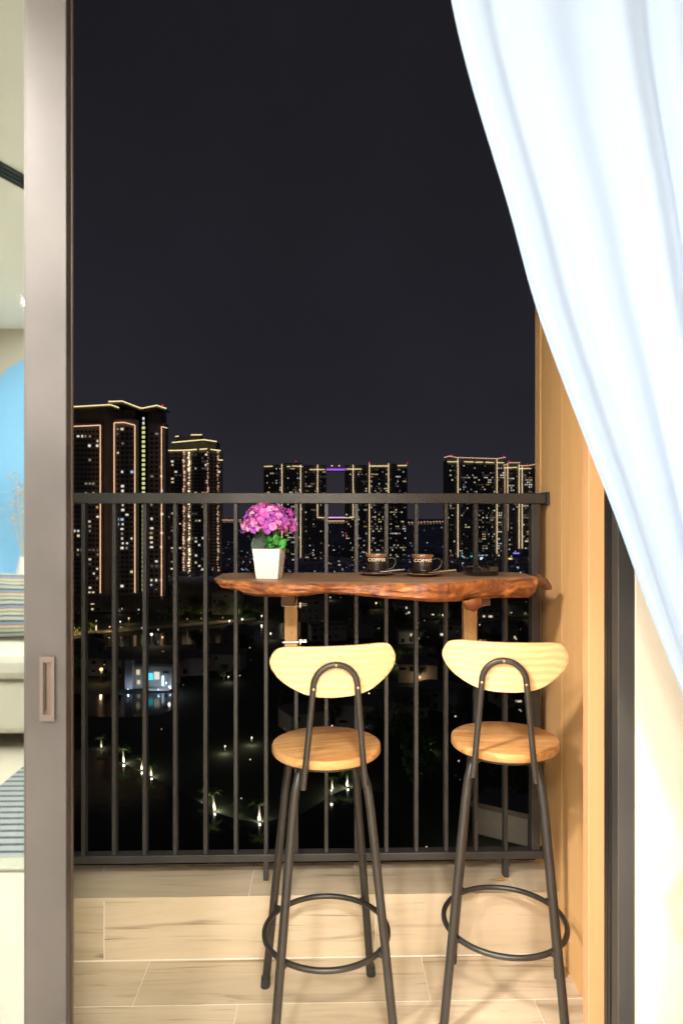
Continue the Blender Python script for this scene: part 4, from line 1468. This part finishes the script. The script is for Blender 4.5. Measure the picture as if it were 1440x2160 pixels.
Hs = [
    (1083, 1772, 9.5, 8, 4.6, R(-33), 'cream flat roofed villa low beside the wood clad wall, seen between stool legs', 'flat', (), 1),
    (640, 1545, 11, 9, 5, R(25), 'dark villa behind the seat of the middle stool', 'hip', (), 2),
    (745, 1535, 13, 10, 6, R(-12), 'dim grey hip roofed villa seen under the backrest of the middle stool', 'hip', (), 2),
    (850, 1520, 12, 9, 6, R(18), 'dim villa with pale gable between the two stools', 'hip', (), 2),
    (930, 1500, 12, 9, 6, R(-20), 'dark villa left of the right stool backrest', 'hip', (), 2),
    (1085, 1490, 11, 9, 6, R(14), 'dark villa below the right stool backrest', 'hip', (1,), 2),
    (700, 1440, 14, 10, 6, R(8), 'dark villa hidden behind the middle backrest', 'flat', (2,), 2),
    (885, 1440, 13, 9, 6, R(-9), 'dark villa between the two backrests', 'hip', (), 2),
    (690, 1352, 16, 10, 7, R(10), 'dark villa right of the left counter bracket', 'flat', (), 2),
    (770, 1345, 15, 10, 7, R(-6), 'villa with grey roof over the middle stool', 'hip', (), 2),
    (865, 1357, 11, 9, 5, R(4), 'villa with one bright white window over the gap between stools', 'flat', (4, 5), 2),
    (960, 1346, 13, 9, 6, R(-12), 'villa just left of the right counter bracket', 'hip', (0,), 2),
    (1060, 1352, 13, 9, 6, R(9), 'villa with a small lit window right of the right counter bracket', 'hip', (3,), 2),
    (862, 1302, 15, 10, 7, R(5), 'white lit villa under the counter, left of the right bracket', 'flat', (0, 1, 5), 2),
    (915, 1303, 12, 9, 7, R(-8), 'villa with one warm window under the counter near the right bracket', 'hip', (1,), 2),
    (1030, 1306, 14, 9, 6, R(-10), 'villa glowing amber right of the right bracket', 'hip', (1, 2), 2),
    (1100, 1300, 13, 9, 6, R(0), 'villa with a warm window beside the end post of the railing', 'hip', (2,), 2),
    (395, 1425, 13, 9, 6, R(12), 'dark villa right of the blue lit villa', 'hip', (), 2),
    (470, 1415, 14, 9, 6, R(-8), 'dark villa left of the middle stool across the pond', 'hip', (), 2),
    (225, 1425, 12, 9, 6, R(-8), 'villa with a small warm lamp left of the blue lit villa', 'hip', (2,), 2),
    (175, 1395, 14, 9, 6, R(15), 'dark villa next to the door stile', 'hip', (), 2),
    (500, 1360, 14, 9, 6, R(6), 'dark villa beyond the canal left of the bracket', 'hip', (), 2),
]
for (px, py, w, d, h, rz, lab, rf, lit, fl_) in Hs:
    house(px, py, w, d, h, rz, lab, rf, lit, floors=fl_)
# apartment blocks just beyond the canal
house(405, 1288, 26, 16, 15, R(4), 'dark block with curved roofline below the dotted tower', 'flat', (3,), 'villa_roof', 4, 'low_building', 'building')
house(478, 1296, 16, 14, 12, R(-4), 'dark grid fronted block under the left end of the counter', 'flat', (4,), 'facade', 4, 'low_building', 'building')
house(662, 1312, 14, 12, 12, R(-3), 'pale bluish block right of the left counter bracket', 'flat', (), 'villa', 3, 'low_building', 'building')
house(225, 1290, 40, 14, 9, R(2), 'long dark podium at the foot of the nearest tower', 'flat', (3, 8, 15), 'villa_roof', 3, 'low_building', 'building')

# blue-lit villa by the pond
BV = house(318, 1452, 15, 9, 7.2, R(-6), 'white villa lit cold blue white beside the pond', 'flat', (), floors=2)
g = gp(318, 1452, GZ)
for (dx, z, w, h, gk) in ((-3.6, 5.2, 1.1, 1.6, 'w0'), (.6, 3.9, 1.5, 2.2, 'cyan'), (2.6, 4.2, 1.7, 2.4, 'w1'), (-3.4, 2.0, .9, 1.3, 'w0'), (4.6, 2.6, .6, 3.2, 'big')):
    o = link('window', win_mesh(w, h, gk), BV, (dx, -4.75, z))
b = MB(); b.box(-7.4, -4.9, -6.2, -4.55, 0, 9.2); link('stair_tower', b.mesh('stair_tower', M['villa']), BV)
b = MB(); b.box(-1, 7.2, -7.2, -4.6, -.1, .5); link('terrace', b.mesh('terrace', M['villa']), BV)
def garden_light(g, energy, col, label, gm='bulb', size=.13, up=.35, group='garden lights below the balcony'):
    t_ = thing('garden_light', label, 'garden light', tuple(g), group=group)
    b = MB(); b.lathe([(.0005, up + size), (size * .7, up + size * .7), (size, up), (size * .7, up - size * .7), (.0005, up - size)], 10)
    link('lamp_globe', b.mesh('lamp_globe', G[gm], 60), t_)
    b = MB(); b.tube([(0, 0, 0), (0, 0, up - size * .9)], .04, 6); link('post', b.mesh('post', M['pole']), t_)
    ld = bpy.data.lights.new('garden_lamp', 'POINT'); ld.energy = energy; ld.color = col; ld.shadow_soft_size = .1
    lo = bpy.data.objects.new('lamp_light', ld); COL.objects.link(lo); lo.parent = t_; lo.location = (0, 0, up + .15)
    return t_
for (dx, dy, en, col) in ((-6.2, -8.2, 1500, (.50, .62, 1)), (-1, -8.5, 900, (.45, .70, 1)), (3.5, -8.8, 2000, (.45, .72, 1)), (7, -7.5, 1100, (.42, .55, 1))):
    garden_light((g.x + dx, g.y + 4.5 + dy, GZ), en, col, {-6.2: 'leftmost', -1: 'second from left', 3.5: 'third from left', 7: 'rightmost'}[dx] + ' cold flood light of the blue lit villa', 'big', .22, .7, 'flood lights of the blue lit villa')

# trees
def crown_mesh(seed, n, rad, hgt, leaf):
    rd = random.Random(seed); b = MB()
    lobes = [(Vector((rd.gauss(0, .4) * rad, rd.gauss(0, .4) * rad, rd.uniform(.25, .8) * hgt)), rd.uniform(.35, .6) * rad) for _ in range(9)]
    for _ in range(n):
        c_, r_ = rd.choice(lobes)
        d = Vector((rd.gauss(0, 1), rd.gauss(0, 1), rd.gauss(0, .8))).normalized()
        p = c_ + d * r_ * rd.uniform(.7, 1.08)
        a, bb = Vector((rd.gauss(0, 1), rd.gauss(0, 1), rd.gauss(0, 1))).normalized(), d
        s1_ = a.cross(bb).normalized() * leaf * rd.uniform(.6, 1.3); s2_ = a * leaf * rd.uniform(.6, 1.2)
        b.add([p - s1_, p - s2_ * .5, p + s1_, p + s2_], [(0, 1, 2, 3)])
    return b.mesh('crown', M['foliage'], fix=False)
crowns = [crown_mesh(k, 900, 3.0, 5.5, .30) for k in range(4)]
tb = MB(); tb.tube([(0, 0, -.2), (.1, .05, 1.2), (.05, .1, 2.6)], .2, 7, rs=[.26, .18, .12]); tb.tube([(.08, .06, 1.3), (.6, .2, 2.4)], .1, 6, rs=[.12, .06]); tb.tube([(.08, .06, 1.5), (-.6, -.1, 2.6)], .1, 6, rs=[.12, .06])
trunkm = tb.mesh('trunk', M['bark'], 60)
rnd = random.Random(9)
def gap_words(px):
    n_ = int((px - 116) // 63.5)
    if px < 175: return 'right beside the door stile'
    w_ = ['first', 'second', 'third', 'fourth', 'fifth', 'sixth', 'seventh', 'eighth', 'ninth', 'tenth', 'eleventh', 'twelfth', 'thirteenth', 'fourteenth', 'fifteenth', 'sixteenth']
    return 'in the ' + w_[max(0, min(15, n_))] + ' railing gap'
def band_words(py):
    return 'at counter level' if py < 1290 else 'just under the counter' if py < 1370 else 'at backrest height' if py < 1470 else 'between backrests and seats' if py < 1540 else 'at seat height' if py < 1620 else 'near the bottom rail'
def tree(px, py, s_, label, group):
    if group == 'dark trees among the houses':
        label = rnd.choice(('dark leafy tree', 'black bushy tree', 'dim green tree')) + ' ' + gap_words(px) + ', ' + band_words(py)
    elif group: label += ', ' + gap_words(px)
    g_ = gp(px, py, GZ)
    t_ = thing('leafy_tree', label, 'tree', tuple(g_), rnd.uniform(0, 6), group)
    t_.scale = (s_, s_, s_ * rnd.uniform(.9, 1.2))
    link('trunk', trunkm, t_); link('crown', crowns[rnd.randrange(4)], t_, (0, 0, 1.2))
def near_water(px, py):
    return (1455 < py < 1565 and px < 560) or (py > 1575 and px < 850) or (1308 < py < 1368 and px < 640)
k = 0
while k < 95:
    px, py = rnd.uniform(140, 1150), 1250 + 520 * rnd.random() ** 1.4
    if near_water(px, py) or (250 < px < 400 and 1400 < py < 1500) or (1010 < px and py > 1690): continue
    tree(px, py, rnd.uniform(.75, 1.35), 'dark leafy tree among the houses below the balcony', 'dark trees among the houses'); k += 1
for px, py in ((405, 1305), (425, 1306), (380, 1308), (512, 1300), (535, 1299), (552, 1303), (470, 1301), (350, 1308)):
    tree(px, py, 1.1, 'lamp lit tree on the canal bank', 'lamp lit trees along the canal')
for px, py in ((165, 1338), (190, 1336), (150, 1340)):
    tree(px, py, 1.0, 'yellow lit tree by the bright gate', 'yellow lit trees by the gate')
tree(905, 1585, .6, 'small bright green lit bush between the stools', None)
tree(1045, 1700, .6, 'green lit tree above the cream villa roof', None)

# palms with uplights
def frond_mesh():
    b = MB(); L = 2.7
    pts = [Vector((L * u * math.cos(.9 * u - .55), 0, L * (.42 * u - .75 * u * u))) for u in [i / 9 for i in range(10)]]
    b.tube(pts, .03, 4, rs=[.04 - .003 * i for i in range(10)])
    for i in range(1, 10):
        for sd in (-1, 1):
            for q in (0, .5):
                p = pts[i].lerp(pts[max(0, i - 1)], q)
                ll = .75 * math.sin(PI * min(.97, (i - q + 1.5) / 11)) + .1
                e1 = p + Vector((.35 * ll, sd * ll * .85, -.38 * ll))
                b.add([p + Vector((-.09, 0, 0)), p + Vector((.10, 0, 0)), e1], [(0, 1, 2)])
    return b.mesh('frond', M['palm_leaf'], fix=False)
frm = frond_mesh()
tp = MB(); tp.tube([(0, 0, -.2), (.05, 0, 1.2), (.0, .05, 2.4), (-.12, 0, 3.5)], .2, 10, rs=[.36, .27, .22, .24]); ptm = tp.mesh('trunk', M['palm_trunk'], 60)
def palm(px, py, s_, energy, label, lean=0.0, col=(1.0, .93, .70)):
    g_ = gp(px, py, GZ)
    t_ = thing('palm_tree', label, 'palm tree', tuple(g_), rnd.uniform(-.5, .5))
    t_.rotation_euler = (0, lean, rnd.uniform(-.4, .4)); t_.scale = (s_, s_, s_)
    link('trunk', ptm, t_)
    for k in range(13):
        o = link('frond', frm, t_, (-.12, 0, 3.45), (0, R(rnd.uniform(-38, 12)), k * 2 * PI / 13 + rnd.uniform(-.15, .15)))
    garden_light((g_.x + .35 * s_, g_.y - .8 * s_, GZ - .1), energy, col, 'white uplight at the foot of the ' + label.split(' from the')[0].split(' left of the')[0], 'bulb', .12, .25, 'uplights at the foot of the palms')
for a in ((214, 1575, .8, 40, 'palm nearest the door stile', 0), (261, 1606, 1.0, 190, 'palm right of the palm nearest the door stile', -.05),
          (299, 1622, .8, 110, 'third palm along the bank from the door stile', .05), (319, 1634, .85, 90, 'fourth palm along the bank from the door stile', -.05),
          (431, 1686, .65, 60, 'small palm left of the bright leaning palm', 0), (452, 1706, 1.0, 230, 'bright leaning palm on the lake bank left of the middle stool', -.14),
          (546, 1728, 1.0, 220, 'palm with bent trunk nearest the middle stool legs', .04), (499, 1716, .6, 14, 'dim small palm between the two bright palms', 0),
          (731, 1656, .95, 200, 'palm seen between the legs of the middle stool', .08), (700, 1662, .7, 60, 'little palm low behind the middle stool legs', 0)):
    palm(a[0], a[1], a[2] * .78, a[3] * 1.7, a[4], a[5])
g_ = gp(905, 1578, GZ); garden_light((g_.x, g_.y - 2.4, GZ), 60, (.75, 1, .35), 'yellow green uplight at the small bush between the stools', 'stair', .10)
g_ = gp(1045, 1695, GZ); garden_light((g_.x, g_.y - 2.2, GZ), 40, (.9, 1, .5), 'uplight below the green tree above the cream villa', 'stair', .09)
# lamp by the cream villa (lights its wall) and warm lamps along the canal / gate
g_ = gp(1040, 1815, GZ); garden_light((g_.x, g_.y, GZ), 600, (1, .86, .62), 'path lamp in front of the cream flat roofed villa', 'w2', .08, 2.2)
for px, py, en, col, lab in ((395, 1312, 1100, (1, .74, .40), 'warm path lamp by the canal below the dotted tower'), (425, 1311, 800, (1, .74, .40), 'warm path lamp by the canal, second from the dotted tower'), (470, 1309, 1200, (1, .70, .38), 'warm path lamp by the canal under the counter end'),
                        (500, 1307, 1100, (1, .72, .38), 'warm path lamp by the canal right of the counter end'), (512, 1297, 500, (.3, 1, .25), 'green garden light by the canal'), (160, 1338, 2500, (1, .78, .25), 'strong yellow lamp by the gate next to the door stile'),
                        (192, 1336, 1500, (1, .80, .22), 'yellow lamp at the gate right of the strong one'), (256, 1330, 500, (1, .7, .3), 'amber lamp among the trees at the foot of the nearest tower'), (552, 1262, 260, (1, .75, .42), 'warm lamp under the middle of the pot')):
    garden_light(gp(px, py, GZ), en, col, lab, 'bulb_w', .18, 1.6, 'lamps along the canal and gate')
# lit gate at the left
gt = gp(162, 1330, GZ)
t = thing('lit_gate', 'glaring yellow white lit gate structure beside the door stile', 'gate', (gt.x, gt.y, GZ))
for x, w, z0, z1 in ((-3.2, .5, 0, 6.5), (2.2, 4.8, 2.2, 2.9), (9.5, .4, -1.0, 5.0)):
    b = MB(); b.box(x - w / 2 if x < 1 or x > 5 else x - 5.0, x + w / 2 if x < 1 or x > 5 else x + 2.6, -.2, .2, max(0, z0), z1); link('light_bar', b.mesh('light_bar', G['led_y']), t)
# street lamps: small points of light on posts
lm = MB(); lm.lathe([(.0005, .28), (.2, .2), (.28, 0), (.2, -.2), (.0005, -.28)], 10); lmm = {k_: None for k_ in ('bulb', 'bulb_w', 'w1')}
for k_ in lmm:
    q = MB(); q.v, q.f, q.m = list(lm.v), list(lm.f), list(lm.m); lmm[k_] = q.mesh('lamp_head', G[k_], 60)
pb = MB(); pb.tube([(0, 0, 0), (0, 0, 3.6)], .06, 6); pbm = pb.mesh('pole', M['pole'])
SL = [(484, 1310, 'bulb', 1.2), (511, 1306, 'bulb', 1.2), (552, 1299, 'bulb', 1), (571, 1336, 'bulb', 1), (320, 1338, 'bulb', 1.6), (334, 1328, 'w1', 1), (343, 1344, 'bulb_w', 1), (232, 1322, 'bulb_w', .8), (254, 1311, 'bulb', .9), (272, 1304, 'bulb_w', 1),
      (247, 1287, 'bulb', .9), (293, 1286, 'w1', 1.2), (214, 1412, 'bulb_w', 1.7), (358, 1449, 'bulb', 1), (482, 1427, 'bulb', .6), (506, 1425, 'w1', .5), (527, 1366, 'w1', .6), (475, 1574, 'bulb', .5), (531, 1556, 'bulb', .55), (528, 1602, 'bulb_w', .4),
      (341, 1538, 'w1', .3), (509, 1684, 'w1', .35), (793, 1272, 'bulb_w', 1.4), (745, 1316, 'w1', .7), (697, 1260, 'bulb', .7), (934, 1297, 'bulb', 1.2), (883, 1347, 'bulb', 1.1), (853, 1389, 'bulb', .7), (843, 1396, 'stair', .7), (861, 1423, 'red', .6), (885, 1428, 'bulb_w', .9),
      (897, 1421, 'bulb_w', .6), (778, 1463, 'bulb', .6), (797, 1459, 'w1', .6), (700, 1531, 'bulb', .4), (699, 1667, 'bulb', .5), (960, 1511, 'w1', .7), (967, 1605, 'w1', .5), (1011, 1318, 'w1', .9), (1088, 1348, 'w1', .9), (1072, 1475, 'stair', .7), (1086, 1467, 'w1', .6),
      (1098, 1500, 'w1', .4), (1098, 1530, 'w1', .35), (899, 1786, 'bulb_w', .25), (1010, 1700, 'w1', .3), (1116, 1296, 'bulb_w', 1), (1020, 1288, 'stair', .9), (862, 1292, 'w1', 1.6), (868, 1283, 'w1', 1.4), (190, 1310, 'bulb_w', .6), (300, 1325, 'w1', 1), (226, 1380, 'w1', .4), (270, 1265, 'bulb', .9), (262, 1268, 'bulb_w', .8)]
for px, py, gk, s_ in SL:
    hh = 3.8 * max(.35, s_ * .7)
    g_ = gp(px, py, GZ + hh)
    t_ = thing('street_lamp', {'bulb': 'white', 'bulb_w': 'warm', 'w1': 'pale', 'stair': 'yellow green', 'red': 'red'}[gk] + ' lamp on a post ' + gap_words(px) + ', ' + band_words(py), 'street lamp', (g_.x, g_.y, GZ), group='small lamps dotted among the dark trees')
    if gk not in lmm:
        q = MB(); q.v, q.f, q.m = list(lm.v), list(lm.f), list(lm.m); lmm[gk] = q.mesh('lamp_head', G[gk], 60)
    o = link('lamp_head', lmm[gk], t_, (0, 0, hh)); o.scale = [s_ * 1.25] * 3
    o = link('pole', pbm, t_); o.scale = (s_, s_, (hh - .3 * s_) / 3.6)
    if gk in ('bulb', 'bulb_w', 'stair') and s_ > .45 and py > 1255:
        ld = bpy.data.lights.new('street_glow', 'POINT'); ld.energy = 260 * s_; ld.shadow_soft_size = .2
        ld.color = {'bulb': (1, .88, .66), 'bulb_w': (1, .66, .34), 'stair': (.7, 1, .35)}[gk]
        lo = bpy.data.objects.new('lamp_light', ld); COL.objects.link(lo); lo.parent = t_; lo.location = (0, -.5, hh - .5)

rnd = random.Random(77)
for px, py, gk, s_ in SL:
    if gk in ('bulb', 'bulb_w', 'stair') and s_ > .45 and py > 1255 and not near_water(px, py) and not near_water(px, py + 14):
        for q in (-1, 1):
            tree(px + q * rnd.uniform(5, 13), py + rnd.uniform(2, 12), rnd.uniform(.55, .9), '', 'dark trees among the houses')
# the many faint lights between the houses, too small to tell apart
rnd = random.Random(33)
b = MB()
for k in range(330):
    px, py = rnd.uniform(140, 1130), 1215 + 560 * rnd.random() ** 2.2
    if near_water(px, py) or noise.noise(Vector((px * .02, py * .03, 8))) < -.05: continue
    g_ = gp(px, py, GZ + rnd.uniform(1, 5)); s_ = g_.y * rnd.choice((.3, .4, .5, .75)) / 1440
    wx = s_ * rnd.choice((1, 1, 1.5, 3))
    b.box(g_.x - wx, g_.x + wx, g_.y, g_.y + .1, g_.z - s_ * .8, g_.z + s_ * .8, rnd.choices(range(6), (4, 4, 6, 2, 6, 1))[0])
link('faint_light', b.mesh('faint_light', [G[c_] for c_ in ('w1', 'w0', 'w2', 'w3', 'w4', 'stair')], fix=False), kind='stuff')

# things that share a wording are told apart by their order from left to right
same = {}
for o in list(COL.objects):
    if o.parent is None and o.get('category') in ('tree', 'street lamp'):
        same.setdefault(o['label'], []).append(o)
for lab, os_ in same.items():
    if len(os_) > 1:
        os_.sort(key=lambda o: o.location.x / o.location.y)
        w_ = {2: ['left one', 'right one'], 3: ['leftmost', 'middle one', 'rightmost'], 4: ['leftmost', 'second', 'third', 'rightmost']}.get(len(os_))
        for i, o in enumerate(os_):
            if w_: o['label'] = lab + ', ' + w_[i]
